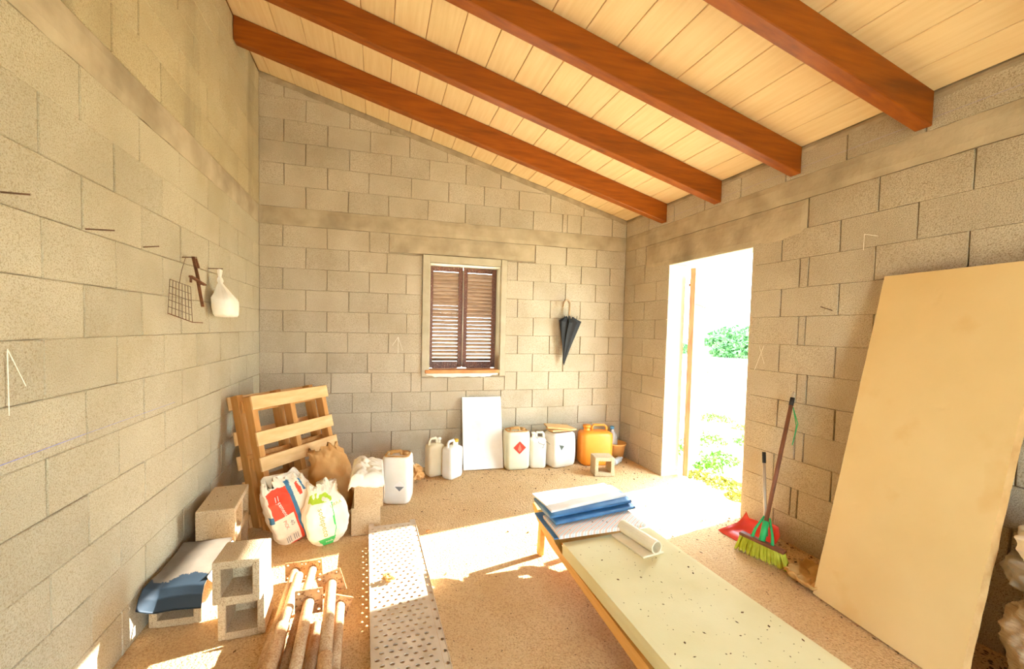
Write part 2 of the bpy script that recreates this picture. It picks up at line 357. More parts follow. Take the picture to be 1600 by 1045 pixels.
P = 0.385
odd = [0.205 + P * k for k in range(11)]; evn = [0.40 + P * k for k in range(11)]
top_b = {5: [0.21, 0.6], 4: [0.4, 0.79, 1.17], 3: [0.21, 0.59, 0.98, 1.36, 1.74], 2: [0.4, 0.79, 1.18, 1.56, 1.94, 2.32], 1: [0.21, 0.59, 0.97, 1.38, 1.76, 2.14, 2.53, 2.9, 3.31],
         0: [0.4, 0.78, 1.16, 1.55, 1.94, 2.32, 2.7, 3.05, 3.11, 3.28, 3.68]}
zc = lambda s: ceil_z(s) - 0.035
for i, js in top_b.items():
    course(wb, back, 'block_back', ZT + 0.2 * i, ZT + 0.2 * i + 0.2, js, 0.0, W, zc)
LW0, LW1 = 1.505, 2.41                                # plaster surround of the window
lft = {0: [0.2, 0.59, 0.98, 1.17], 1: [0.4, 0.79, 1.15], 2: [0.2, 0.59, 0.98, 1.34], 3: [0.4, 0.79, 1.16], 4: [0.2, 0.59, 0.98, 1.35], 5: [0.4, 0.78, 1.17], 6: [0.2, 0.59, 0.97, 1.33]}
rgt_j = {0: [2.74, 3.11, 3.49], 1: [2.53, 2.92, 3.3, 3.67], 2: [2.72, 3.11, 3.49], 3: [2.54, 2.93, 3.3, 3.68], 4: [2.73, 3.07, 3.5], 5: [2.55, 2.93, 3.31, 3.68], 6: [2.73, 3.1, 3.5]}
for i in range(7):
    z1 = ZB - 0.2 * i
    if i == 0:
        course(wb, back, 'block_back', z1 - 0.2, z1, lft[0], 0.0, 1.17); course(wb, back, 'block_back', z1 - 0.2, z1, rgt_j[0], 2.735, W)
    else:
        course(wb, back, 'block_back', z1 - 0.2, z1, lft[i], 0.0, LW0); course(wb, back, 'block_back', z1 - 0.2, z1, rgt_j[i], LW1, W)
low = [[0.39, 0.63, 1.01, 1.4, 1.78, 2.17, 2.55, 2.93, 3.31, 3.68], [0.21, 0.45, 0.83, 1.21, 1.6, 1.98, 2.37, 2.74, 3.12, 3.49]]
for i in range(7, 12):
    z1 = ZB - 0.2 * i; z0 = max(z1 - 0.2, -0.02)
    if i == 7:
        course(wb, back, 'block_back', z0, z1, low[0], 0.0, 1.56) if False else course(wb, back, 'block_back', z0, 0.94, low[0], LW0, LW1)
        course(wb, back, 'block_back', z0, z1, [0.39, 0.63, 1.01, 1.4], 0.0, LW0); course(wb, back, 'block_back', z0, z1, [2.55, 2.93, 3.31, 3.68], LW1, W)
    else:
        course(wb, back, 'block_back', z0, z1, low[(i + 1) % 2], 0.0, W)

LO = [0.2 + 0.4 * k for k in range(14)]; LE = [0.4 + 0.4 * k for k in range(14)]
for i in range(12):
    z1 = ZB - 0.2 * i; course(wl, left, 'block_left', max(z1 - 0.2, -0.02), z1, LO if i % 2 else LE, 0.0, -YF)
for i in range(6):
    z0 = ZT + 0.2 * i; course(wl, left, 'block_left_upper', z0, z0 + 0.2 if i < 5 else CZ0 - 0.01, LE if i % 2 else LO, 0.0, -YF)

RJ = {0: [0.2, 2.15, 2.56, 2.96], 1: [0.38, 1.97, 2.36, 2.75], 2: [0.2, 0.58, 2.11, 2.17, 2.56, 2.96], 3: [0.39, 1.98, 2.37, 2.76], 4: [0.2, 0.58, 2.12, 2.17, 2.57, 2.96], 5: [0.38, 1.99, 2.37, 2.77],
      6: [0.2, 0.58, 2.13, 2.2, 2.58, 2.97], 7: [0.39, 2.0, 2.39, 2.78], 8: [0.2, 0.58, 2.14, 2.2, 2.59, 2.97], 9: [0.39, 1.99, 2.39, 2.78], 10: [0.2, 0.59, 2.13, 2.18, 2.58, 2.97], 11: [0.39, 2.01, 2.4, 2.79]}
for i in range(12):
    js = RJ[i] + [RJ[i][-1] + 0.39 * k for k in range(1, 7)]; z1 = ZB - 0.2 * i; z0 = max(z1 - 0.2, -0.02)
    if i == 0:
        course(wr, right, 'block_right', z0, z1, js, 0.0, 0.39); course(wr, right, 'block_right', z0, z1, js, 2.15, -YF)
    else:
        course(wr, right, 'block_right', z0, z1, js, 0.0, DY0); course(wr, right, 'block_right', z0, z1, js, DY1, -YF)
course(wr, right, 'block_right', ZT, CZ1 - 0.035, [0.42, 0.81, 1.21, 1.59, 1.97, 2.37, 2.76, 3.15, 3.54, 3.93, 4.32, 4.7, 5.1], 0.0, -YF)

# ---- cast concrete bands and lintels, slightly lumpy
def lumpy(name, axis_fn, s0, s1, z0, z1, n0, m, parent, amp=0.005, step=0.04):
    a = max(2, int((s1 - s0) / step)); b = max(2, int((z1 - z0) / step)); vs = []; fs = []
    for j in range(b + 1):
        for i in range(a + 1):
            s = s0 + (s1 - s0) * i / a; z = z0 + (z1 - z0) * j / b
            edge = i in (0, a) or j in (0, b)
            zz = z + (0.004 * noise.noise(V((s * 9, z * 2, 3))) if j in (0, b) else 0)
            vs.append(axis_fn(s, zz, n0 - (0.006 if edge else 0) + amp * noise.noise(V((s * 6, z * 11, 1.7 + n0)))))
    for j in range(b):
        for i in range(a):
            q = j * (a + 1) + i; fs.append((q, q + 1, q + a + 2, q + a + 1))
    k = len(vs)
    rim = [i for i in range(a + 1)] + [j * (a + 1) + a for j in range(1, b + 1)] + [b * (a + 1) + i for i in range(a - 1, -1, -1)] + [j * (a + 1) for j in range(b - 1, 0, -1)]
    for r in rim:
        i = r % (a + 1); j = r // (a + 1); vs.append(axis_fn(s0 + (s1 - s0) * i / a, z0 + (z1 - z0) * j / b, -0.03))
    for t in range(len(rim)): fs.append((rim[t], k + t, k + (t + 1) % len(rim), rim[(t + 1) % len(rim)]))
    bm = bmesh.new(); bv = [bm.verts.new(v) for v in vs]
    for f in fs: bm.faces.new([bv[i] for i in f])
    return from_bm(name, bm, m, parent, smooth=False)
lumpy('concrete_band', back, 0.0, W, ZB + 0.002, ZT - 0.002, 0.004, 'cement', wb)
lumpy('concrete_lintel', back, 1.175, 2.73, ZB - 0.18, ZB - 0.003, 0.006, 'cement', wb)
lumpy('concrete_band', left, 0.0, -YF, ZB + 0.002, ZT - 0.002, 0.004, 'cement', wl)
lumpy('concrete_band', right, 0.0, -YF, ZB + 0.002, ZT - 0.002, 0.004, 'cement', wr)
lumpy('concrete_lintel', right, 0.395, 2.145, DZ + 0.004, ZB - 0.003, 0.007, 'cement', wr)
def strip_top():                                     # mortar bed that closes the sloping top of the back wall and the top of the right wall
    n = 60; vs = []; fs = []
    for i in range(n + 1):
        s = W * i / n; w = 0.05 + 0.012 * noise.noise(V((s * 5, 0, 0)))
        for dz, nn in ((0.0, 0.006), (-w, 0.006), (-w - 0.004, -0.02)):
            vs.append(back(s, ceil_z(s) - 0.003 + dz, nn + 0.004 * noise.noise(V((s * 14, dz * 40, 2)))))
    for i in range(n):
        for k in range(2): a = i * 3 + k; fs.append((a, a + 1, a + 4, a + 3))
    raw('mortar_bed', vs, fs, 'mortar', wb)
strip_top()
lumpy('mortar_bed', right, 0.0, -YF, CZ1 - 0.045, CZ1 - 0.004, 0.008, 'mortar', wr)
# jamb linings of the doorway
box('door_jamb', (W + 0.1, -DY0 + 0.012, DZ / 2), (0.2, 0.03, DZ), 'white_plaster', wr, bev=0.004)
box('door_jamb', (W + 0.1, -DY1 - 0.004, DZ / 2), (0.2, 0.03, DZ), 'plaster', wr, bev=0.004)
box('door_head', (W + 0.1, -(DY0 + DY1) / 2, DZ + 0.012), (0.2, DY1 - DY0 + 0.04, 0.03), 'plaster', wr, bev=0.004)

# chalk marks on the walls
def stroke(axis_fn, pts, w, m, parent, name='chalk_mark', n=0.0065):
    vs = []; fs = []
    seg = []
    for a, b in zip(pts[:-1], pts[1:]):
        k = max(1, int(math.hypot(b[0] - a[0], b[1] - a[1]) / 0.012))
        seg += [(a[0] + (b[0] - a[0]) * i / k, a[1] + (b[1] - a[1]) * i / k) for i in range(k)]
    seg.append(pts[-1])
    for i, p in enumerate(seg):
        q = seg[min(i + 1, len(seg) - 1)]; o = seg[max(i - 1, 0)]; dx, dz = q[0] - o[0], q[1] - o[1]; l = math.hypot(dx, dz) or 1
        ww = w * (0.6 + 0.5 * abs(noise.noise(V((p[0] * 60, p[1] * 60, 5)))))
        vs += [axis_fn(p[0] - dz / l * ww, p[1] + dx / l * ww, n), axis_fn(p[0] + dz / l * ww, p[1] - dx / l * ww, n)]
    for i in range(len(seg) - 1): fs.append((2 * i, 2 * i + 1, 2 * i + 3, 2 * i + 2))
    raw(name, vs, fs, m, parent)
stroke(left, [(2.749, 1.37), (2.749, 1.17)], 0.003, 'chalk', wl); stroke(left, [(2.749, 1.37), (2.685, 1.25)], 0.0025, 'chalk', wl)
stroke(left, [(2.80, 1.031), (2.42, 1.032)], 0.0016, 'chalk_blue', wl, 'chalk_line'); stroke(left, [(2.42, 1.032), (1.7, 1.026)], 0.0009, 'chalk_blue', wl, 'chalk_line')
stroke(back, [(1.268, 1.36), (1.268, 1.19)], 0.003, 'chalk', wb); stroke(back, [(1.268, 1.36), (1.21, 1.27)], 0.0022, 'chalk', wb); stroke(back, [(1.268, 1.36), (1.315, 1.22)], 0.0022, 'chalk', wb)
stroke(right, [(2.50, 2.075), (2.50, 1.98)], 0.002, 'chalk', wr); stroke(right, [(2.50, 2.075), (2.57, 2.05)], 0.002, 'chalk', wr)
stroke(right, [(1.87, 1.38), (1.80, 1.19)], 0.0022, 'chalk', wr); stroke(right, [(1.83, 1.38), (1.88, 1.24)], 0.0015, 'chalk', wr)
stroke(right, [(0.1, 2.615), (3.6, 2.62)], 0.0016, 'chalk_violet', wr, 'chalk_line')

# ---- ceiling: one panel after the other between the beams
ce = prism('ceiling', [(-0.2, ceil_z(-0.2) + 0.02), (W + 0.25, ceil_z(W + 0.25) + 0.02), (W + 0.25, ceil_z(W + 0.25) + 0.16), (-0.2, ceil_z(-0.2) + 0.16)], lambda s, z, n: V((s, n, z)), 0.25, YF - 0.3, 'seam')
tag(ce, 'sloping roof of cream panels laid over the beams', 'ceiling', kind='structure')
beam_y = [-0.675, -1.363, -2.05, -2.752, -3.44, -4.13, -4.82]
edges_y = [0.0] + beam_y + [YF]
seams = [0.0] + [0.096 + 0.2105 * k for k in range(18)] + [W]
cache = {}
for y1, y0 in zip(edges_y[:-1], edges_y[1:]):
    for a, b in zip(seams[:-1], seams[1:]):
        key = (round(b - a, 3), round(y1 - y0, 3))
        if key not in cache:
            bm = bmesh.new(); bbox(bm, 0, 0, 0.012, (b - a) / math.cos(SL) - 0.004, y1 - y0 - 0.003, 0.022, bev=0.003)
            me = bpy.data.meshes.new('ceiling_panel'); bm.to_mesh(me); bm.free(); me.materials.append(M['panel']); cache[key] = me
        o = bpy.data.objects.new('ceiling_panel', cache[key]); link(o, ce)
        xm = (a + b) / 2; o.location = (xm, (y0 + y1) / 2, ceil_z(xm)); o.rotation_euler = (0, SL + random.uniform(-0.002, 0.002), 0)
names = ['roof beam nearest the back wall', 'second roof beam out from the back wall', 'third roof beam out from the back wall', 'fourth roof beam, the big one at upper right',
         'fifth roof beam above the viewer', 'sixth roof beam behind the viewer', 'roof beam nearest the entrance wall']
for y, nm in zip(beam_y, names):
    bm = bmesh.new(); hw = 0.0375; H = 0.183
    vs = [bm.verts.new((x, y + dy, ceil_z(x) + dz)) for x in (0.006, W - 0.006) for dy, dz in ((-hw, -H), (hw, -H), (hw, -0.002), (-hw, -0.002))]
    for f in ((0, 1, 2, 3), (7, 6, 5, 4), (0, 4, 5, 1), (1, 5, 6, 2), (2, 6, 7, 3), (3, 7, 4, 0)): bm.faces.new([vs[i] for i in f])
    bmesh.ops.bevel(bm, geom=list(bm.edges), offset=0.004, segments=1, affect='EDGES')
    tag(from_bm('roof_beam', bm, 'beam'), 'varnished brown timber, ' + nm, 'beam', 'sloping timber roof beams')

# ---- window
wn = empty('window_1', (1.96, 0.1, WZ0), kind='structure', label='small window with closed brown louvred shutters in the back wall', cat='window')
def sub(o, p): o.parent = p; o.matrix_parent_inverse = p.matrix_world.inverted() if False else Matrix.Translation(-V(p.location)); return o
def wbox(name, c, s, m, parent, bev=0.003, rot=None):       # box given in world coordinates below an unrotated empty
    o = box(name, (0, 0, 0), s, m, parent, rot, bev); o.location = V(c) - parent_loc(parent); return o
def parent_loc(p):
    l = V((0, 0, 0))
    while p: l += V(p.location); p = p.parent
    return l
wbox('surround', ((LW0 + WX0) / 2, -0.004, 1.58), (WX0 - LW0, 0.03, 1.255), 'plaster', wn, 0.005)
wbox('surround', ((LW1 + WX1) / 2, -0.004, 1.58), (LW1 - WX1, 0.03, 1.255), 'plaster', wn, 0.005)
wbox('surround', (1.957, -0.004, 2.172), (WX1 - WX0, 0.03, 0.072), 'plaster', wn, 0.005)
for x in (WX0 + 0.004, WX1 - 0.004): wbox('reveal', (x, 0.1, 1.575), (0.008, 0.2, 1.11), 'plaster', wn, 0.002)
wbox('reveal', (1.9625, 0.1, WZ1 - 0.004), (WX1 - WX0 - 0.016, 0.2, 0.008), 'white_plaster', wn, 0.002)
sill = wbox('sill', (1.94, 0.075, 1.005), (0.80, 0.23, 0.034), 'terracotta', wn, 0.004)
bm = bmesh.new()                                            # ragged white plaster under the sill
n = 26; top = []; bot = []
for i in range(n + 1):
    x = 1.555 + 0.77 * i / n; d = 0.022 + 0.018 * abs(noise.noise(V((x * 9, 0, 4)))) + (0.012 if 2 < i < n - 2 else -0.008)
    top.append((x, 0.986)); bot.append((x, 0.986 - d))
poly = bot + top[::-1]
a = [bm.verts.new(V((x, -0.026, z)) - parent_loc(wn)) for x, z in poly]; b = [bm.verts.new(V((x, 0.01, z)) - parent_loc(wn)) for x, z in poly]
for i in range(n):
    j = len(poly) - 1 - i
    bm.faces.new((a[i], a[i + 1], a[j - 1], a[j])); bm.faces.new((b[j], b[j - 1], b[i + 1], b[i]))
for i in range(len(poly)): bm.faces.new((a[i], b[i], b[(i + 1) % len(poly)], a[(i + 1) % len(poly)]))
from_bm('sill_plaster', bm, 'white_plaster', wn)
SY = 0.165
for li, (xa, xb) in enumerate(((1.59, 1.957), (1.966, 2.335))):
    sh = box('shutter', (0, 0, 0), (0.045, 0.035, 1.09), 'shutter', wn); sh.location = V(((xa if li == 0 else xb) + (0.0225 if li == 0 else -0.0225), SY, 1.575)) - parent_loc(wn)
    tag(sh, 'brown wooden shutter leaf with horizontal louvres')
    for nm, c, s in (('stile', ((xb - 0.0225) if li == 0 else (xa + 0.0225), SY, 1.575), (0.045, 0.035, 1.09)), ('rail', ((xa + xb) / 2, SY, 2.095), (xb - xa - 0.09, 0.033, 0.05)), ('rail', ((xa + xb) / 2, SY, 1.062), (xb - xa - 0.09, 0.033, 0.075))):
        wbox(nm, c, s, 'shutter', sh)
    sm = None
    for k in range(24):
        z = 1.12 + 0.0402 * k
        if sm is None:
            bm = bmesh.new(); bbox(bm, 0, 0, 0, xb - xa - 0.088, 0.050, 0.007, Matrix.Rotation(math.radians(-47), 3, 'X'), 0.002)
            sm = bpy.data.meshes.new('slat'); bm.to_mesh(sm); bm.free(); sm.materials.append(M['slat'])
        o = link(bpy.data.objects.new('slat', sm), sh); o.location = V(((xa + xb) / 2, SY, z)) - parent_loc(sh); o.rotation_euler = (random.uniform(-0.05, 0.05), 0, 0)
    if li == 0:
        bl = tube('bolt', [V((1.961, SY - 0.024, 2.09)) - parent_loc(wn), V((1.961, SY - 0.024, 1.05)) - parent_loc(wn)], 0.006, 'alu', wn)
wbox('latch', (1.95, SY - 0.027, 1.055), (0.07, 0.014, 0.02), 'rust', wn)

# ---- plank door standing open outside
dr = empty('door_1', (4.085, -0.868, 0.02), math.atan2(0.62, 0.75) , kind='structure', label='weathered plank door standing wide open outside the doorway', cat='door')
for k in range(7):
    o = box('plank', (0, 0, 0), (0.122, 0.022, 2.06), 'door_wood', dr); o.location = (0.066 + 0.124 * k, 0.012, 1.05)
for z, h in ((0.32, 0.12), (1.05, 0.12), (1.8, 0.12)):
    o = box('batten', (0, 0, 0), (0.82, 0.024, h), 'door_wood', dr); o.location = (0.44, -0.012, z)
o = box('edge_stile', (0, 0, 0), (0.05, 0.05, 2.08), 'door_wood', dr); o.location = (-0.02, 0.0, 1.045)
o = box('hinge', (0, 0, 0), (0.09, 0.012, 0.03), 'rust', dr); o.location = (0.0, 0.03, 1.92)
tube('handle', [(0.80, -0.03, 1.0), (0.80, -0.07, 1.0), (0.72, -0.07, 1.0)], 0.007, 'rust', dr)

# ------------------------------------------------------------------ lounger with foam, tarps and roll
def extr_x(name, prof, x0, x1, m, parent, bev=0.0):          # outline in y,z pulled along x
    bm = bmesh.new(); a = [bm.verts.new((x0, y, z)) for y, z in prof]; b = [bm.verts.new((x1, y, z)) for y, z in prof]
    k = len(prof); bm.faces.new(a); bm.faces.new(b[::-1])
    for i in range(k): bm.faces.new((a[i], b[i], b[(i + 1) % k], a[(i + 1) % k]))
    if bev: bmesh.ops.bevel(bm, geom=[e for e in bm.edges], offset=bev, segments=1, affect='EDGES')
    return from_bm(name, bm, m, parent)
lo = empty('sun_lounger', (0, 0, 0), label='low pine sun lounger frame holding the yellow foam mat', cat='lounger')
rail = [(-4.1, 0.095), (-2.97, 0.150), (-2.128, 0.199), (-2.0, 0.222), (-1.9, 0.262), (-1.845, 0.30), (-1.825, 0.33), (-1.85, 0.338), (-1.95, 0.312), (-2.05, 0.285), (-2.15, 0.258), (-2.27, 0.230), (-2.97, 0.210), (-4.1, 0.155)]
for x in (2.05, 2.60): extr_x('side_rail', rail, x, x + 0.03, 'rail_wood', lo, 0.003)
for x in (2.082, 2.566):
    for yb, yt in ((-1.865, -1.885), (-3.75, -3.72)):
        extr_x('leg', [(yb - 0.022, 0.0), (yb + 0.022, 0.0), (yt + 0.022, 0.235 if yb > -2 else 0.14), (yt - 0.022, 0.235 if yb > -2 else 0.14)], x, x + 0.034, 'rail_wood', lo, 0.003)
for k in range(22):
    y = -1.92 - 0.095 * k; o = box('slat', (0, 0, 0), (0.516, 0.06, 0.016), 'rail_wood', lo); o.location = (2.34, y, 0.205 + 0.058 * (y + 2.128) + (0.03 if y > -2.1 else 0))
def soft_slab(name, corners, z, th, m, parent=None, amp=0.004, nu=24, nv=40, seed=0.0, edge=0.006, mats=None):
    c = [V((x, y, 0)) for x, y in corners]; rings = []
    vs = []; fs = []; fm = []
    def pt(u, v): return c[0].lerp(c[1], u).lerp(c[3].lerp(c[2], u), v)
    for j in range(nv + 1):
        for i in range(nu + 1):
            p = pt(i / nu, j / nv); e = 0.35 * edge if (i in (0, nu) or j in (0, nv)) else 0
            vs.append((p.x, p.y, z - e + amp * noise.noise(V((p.x * 6 + seed, p.y * 6, seed)))))
    for j in range(nv):
        for i in range(nu):
            a = j * (nu + 1) + i; fs.append((a, a + 1, a + nu + 2, a + nu + 1)); fm.append(0)
    rim = [i for i in range(nu + 1)] + [j * (nu + 1) + nu for j in range(1, nv + 1)] + [nv * (nu + 1) + i for i in range(nu - 1, -1, -1)] + [j * (nu + 1) for j in range(nv - 1, 0, -1)]
    k = len(vs); cen = sum((V(v) for v in vs), V()) / len(vs)
    for r in rim:
        v = V(vs[r]); o = (v - cen); o.z = 0; o.normalize(); vs.append((v.x + o.x * edge * 0.5, v.y + o.y * edge * 0.5, z - th * 0.5 + amp * noise.noise(V((v.x * 9, v.y * 9, seed + 3)))))
    for r in rim: vs.append((vs[r][0], vs[r][1], z - th))
    L = len(rim)
    for t in range(L):
        fs.append((rim[t], k + t, k + (t + 1) % L, rim[(t + 1) % L])); fm.append(1 if mats else 0)
        fs.append((k + t, k + L + t, k + L + (t + 1) % L, k + (t + 1) % L)); fm.append(1 if mats else 0)
    fs.append(tuple(k + L + t for t in range(L))); fm.append(1 if mats else 0)
    bm = bmesh.new(); bv = [bm.verts.new(v) for v in vs]
    for f, q in zip(fs, fm): bm.faces.new([bv[i] for i in f]).material_index = q
    o = from_bm(name, bm, m, parent)
    if mats:
        o.data.materials.clear()
        for x in mats: o.data.materials.append(M[x])
    return o
fo = soft_slab('foam_mattress', [(2.05, -2.29), (2.632, -2.245), (2.70, -4.05), (2.045, -4.05)], 0.302, 0.070, 'foam', amp=0.002, mats=['foam', 'foam_edge'])
tag(fo, 'pale yellow foam mat lying on the lounger', 'foam mat')
ta = empty('striped_tarp', (0, 0, 0), label='folded striped tarp with a blue back, under the white one on the lounger', cat='tarp')
soft_slab('tarp_fold', [(2.035, -2.05), (2.585, -2.0), (2.575, -2.285), (2.025, -2.30)], 0.349, 0.022, 'stripes', ta, amp=0.006, seed=2)
soft_slab('tarp_back', [(2.015, -1.96), (2.56, -1.94), (2.58, -2.265), (2.005, -2.28)], 0.326, 0.009, 'tarp_blue', ta, amp=0.006, seed=5, edge=0.004)
tb = empty('white_tarp', (0, 0, 0), label='folded tarp with white top and blue underside, topmost on the lounger', cat='tarp')
soft_slab('tarp_top', [(2.02, -1.90), (2.555, -1.85), (2.595, -2.055), (2.035, -2.165)], 0.430, 0.016, 'white_paint', tb, amp=0.008, seed=7)
def fold_roll(name, x0, x1, yc0, yc1, zc_, ry, rz_, m, parent):
    rings = []
    for i in range(17):
        t = i / 16; x = x0 + (x1 - x0) * t; yc = yc0 + (yc1 - yc0) * t
        k = 1 + 0.12 * noise.noise(V((x * 7, 1, 0)))
        rings.append([V((x, yc + math.cos(2 * PI * q / 20) * ry, zc_ + math.copysign(abs(math.sin(2 * PI * q / 20)) ** 0.6, math.sin(2 * PI * q / 20)) * rz_ * k)) for q in range(20)])
    return loft(name, rings, m, parent)
fold_roll('tarp_fold', 2.02, 2.605, -2.06, -1.97, 0.400, 0.135, 0.018, 'tarp_blue', tb)
fold_roll('tarp_fold', 2.045, 2.62, -2.09, -2.0, 0.368, 0.125, 0.015, 'tarp_blue', tb)
ro = empty('tube_float', (2.435, -2.405, 0.302), math.atan2(-0.245, 0.035) , label='cream tube fixed along a flat wooden strip, lying on the foam mat', cat='tube')
o = box('base_strip', (0, 0, 0.006), (0.25, 0.14, 0.012), 'jug_cream', ro)
vs = []; fs = []
for rr, flip in ((0.034, False), (0.028, True)):
    for i in (0, 1):
        for k in range(18): vs.append(((-0.13 + 0.26 * i), 0.012 + rr * math.cos(2 * PI * k / 18), 0.046 + rr * math.sin(2 * PI * k / 18)))
for k in range(18):
    j = (k + 1) % 18; fs += [(k, j, 18 + j, 18 + k), (36 + j, 36 + k, 54 + k, 54 + j), (k, 36 + k, 36 + j, j), (18 + j, 54 + j, 54 + k, 18 + k)]
raw('tube', vs, fs, 'jug_cream', ro, smooth=False)

# ------------------------------------------------------------------ foam-core board leaning on the right wall
BL = V((3.45, -2.615, 0.004)); eb = V((-0.113, -0.9936, 0)); TL = V((3.812, -2.648, 1.804)); ub = (TL - BL).normalized(); nb = eb.cross(ub).normalized()
if nb.x > 0: nb = -nb
bw, bh, bt_ = 0.645, (TL - BL).length, 0.045
vs = []; fs = []; fm = []; nu, nv = 40, 110
for j in range(nv + 1):
    for i in range(nu + 1):
        u, v = i / nu, j / nv; e = 0.003 * noise.noise(V((v * 14, 1 if i == 0 else 5, 0))) if i in (0, nu) else 0
        vs.append(BL + eb * (bw * u + e) + ub * (bh * v) + nb * (0.0025 * noise.noise(V((u * 4, v * 9, 3))) - 0.006 * max(0, noise.noise(V((u * 11, v * 34, 8))) - 0.42)))
for j in range(nv):
    for i in range(nu): a = j * (nu + 1) + i; fs.append((a, a + 1, a + nu + 2, a + nu + 1)); fm.append(0)
rim = [i for i in range(nu + 1)] + [j * (nu + 1) + nu for j in range(1, nv + 1)] + [nv * (nu + 1) + i for i in range(nu - 1, -1, -1)] + [j * (nu + 1) for j in range(nv - 1, 0, -1)]
k = len(vs); L_ = len(rim)
off = -nb * bt_; off.z = max(off.z, 0)
for r in rim: vs.append(V(vs[r]) + off * (1 + 0.06 * noise.noise(V((r * 0.7, 0, 0)))))
for t in range(L_): fs.append((rim[t], k + t, k + (t + 1) % L_, rim[(t + 1) % L_])); fm.append(1)
fs.append(tuple(k + t for t in range(L_))); fm.append(0)
bm = bmesh.new(); bv = [bm.verts.new(v) for v in vs]
for f, q in zip(fs, fm): bm.faces.new([bv[i] for i in f]).material_index = q
bo = from_bm('insulation_board', bm, 'board'); bo.data.materials.append(M['board_edge'])
tag(bo, 'tall pale yellow insulation board leaning against the right wall', 'board')

# ------------------------------------------------------------------ sacks
def resample(pts, n):
    k = len(pts); seg = [math.dist(pts[i], pts[(i + 1) % k]) for i in range(k)]; tot = sum(seg); out = []; i = 0; acc = 0.0
    for q in range(n):
        d = tot * q / n
        while acc + seg[i] < d: acc += seg[i]; i += 1
        t = (d - acc) / (seg[i] or 1); a, b = pts[i], pts[(i + 1) % k]; out.append((a[0] + (b[0] - a[0]) * t, a[1] + (b[1] - a[1]) * t))
    return out

def sack(name, w, d, h, m, parent=None, seed=0.0, top='pinch', amp=0.02, nr=34, nk=64, mats=None, paint=None, bulge=0.08, base=0.9, ragged=2.2, corner=0.3):
    """a filled bag: paint(x, front, v) picks the material of a patch, x from -1 to 1 across, v from 0 to 1 upwards"""
    vs = []; fs = []; fm = []; base_x = []; base_y = []
    for j in range(nr + 1):
        t = j / nr; z = h * t
        if top == 'pinch':
            k = base + (1 - base) * min(1, t / 0.15) + bulge * math.sin(PI * min(1, t / 0.8)); k *= 1 if t < 0.76 else 1 - 0.22 * ((t - 0.76) / 0.24) ** 1.3
            dk = 1 if t < 0.7 else 1 - 0.8 * ((t - 0.7) / 0.3)
        else:
            k = (base + (1 - base) * min(1, t / 0.1) + bulge * math.sin(PI * t)) * (1 if t < 0.8 else 1 - 0.4 * ((t - 0.8) / 0.2) ** 2); dk = 1
        pts = resample(rrect(w * k, max(d * k * dk, 0.03), corner * min(w, d) * min(1.0, dk + 0.1), 6), nk)
        base_x.append([p[0] / (w * k / 2) for p in pts]); base_y.append([p[1] for p in pts])
        for i, (x, y) in enumerate(pts):
            nn = noise.noise(V((x * 9 + seed, y * 9, z * 8 + seed))) * amp + (0.5 - abs(noise.noise(V((x * 15 + seed, y * 15, z * 13))))) * amp * 0.9 + noise.noise(V((x * 34 + seed, y * 34, z * 30))) * amp * 0.3
            zz = z
            if top == 'pinch' and t > 0.8: zz += 0.05 * h * noise.noise(V((x * 34, y * 34, seed))) * ragged * (t - 0.8) / 0.2; nn += 0.02 * noise.noise(V((i * 0.7, z * 30, seed))) * (t - 0.8) / 0.2
            r = math.hypot(x, y) or 1; f = 0.3 if j == 0 else 1
            vs.append((x + x / r * nn * f, y + y / r * nn * f, max(zz, 0)))
    n = nk
    for j in range(nr):
        for i in range(n):
            q = (j * n + i, j * n + (i + 1) % n, (j + 1) * n + (i + 1) % n, (j + 1) * n + i); fs.append(q)
            if paint:
                pass
                fm.append(paint(base_x[j][i], base_y[j][i] < -0.12 * d, (j + 0.5) / nr))
            else: fm.append(0)
    fs.append(tuple(range(n))[::-1]); fm.append(0); fs.append(tuple(nr * n + i for i in range(n))); fm.append(0)
    return raw(name, vs, fs, m, parent, smooth=True, mats=mats, fm=fm)

def put(o, loc, rx=0, ry=0, rz=0):
    o.rotation_mode = 'XYZ'; o.location = loc; o.rotation_euler = (rx, ry, rz); return o

def text_on(body, size, m, target, origin, xdir, ydir, parent, name='lettering', off=0.0015):
    """flat print: the letters of the text laid onto the surface of a part of the same thing (all in local coordinates)"""
    cu = bpy.data.curves.new('t', 'FONT'); cu.body = body; cu.size = size; cu.align_x = 'CENTER'; cu.align_y = 'CENTER'; cu.resolution_u = 2
    to = bpy.data.objects.new('t', cu); COL.objects.link(to); dg = bpy.context.evaluated_depsgraph_get()
    me0 = bpy.data.meshes.new_from_object(to.evaluated_get(dg)); bpy.data.objects.remove(to); bpy.data.curves.remove(cu)
    bm = bmesh.new(); bm.from_mesh(me0); bpy.data.meshes.remove(me0)
    bmesh.ops.triangulate(bm, faces=bm.faces); bmesh.ops.subdivide_edges(bm, edges=[e for e in bm.edges if e.calc_length() > size * 0.25], cuts=1)
    bvh = BVHTree.FromPolygons([v.co.copy() for v in target.data.vertices], [tuple(p.vertices) for p in target.data.polygons]) if target else None
    xd = V(xdir).normalized(); yd = V(ydir).normalized(); nd = xd.cross(yd).normalized(); org = V(origin)
    for v in bm.verts:
        p = org + xd * v.co.x + yd * v.co.y
        if bvh:
            h = bvh.ray_cast(p + nd * 0.25, -nd)
            if h[0]: p = h[0] + nd * off
        v.co = p
    me = bpy.data.meshes.new(name); bm.to_mesh(me); bm.free(); me.materials.append(M[m])
    return link(bpy.data.objects.new(name, me), parent)

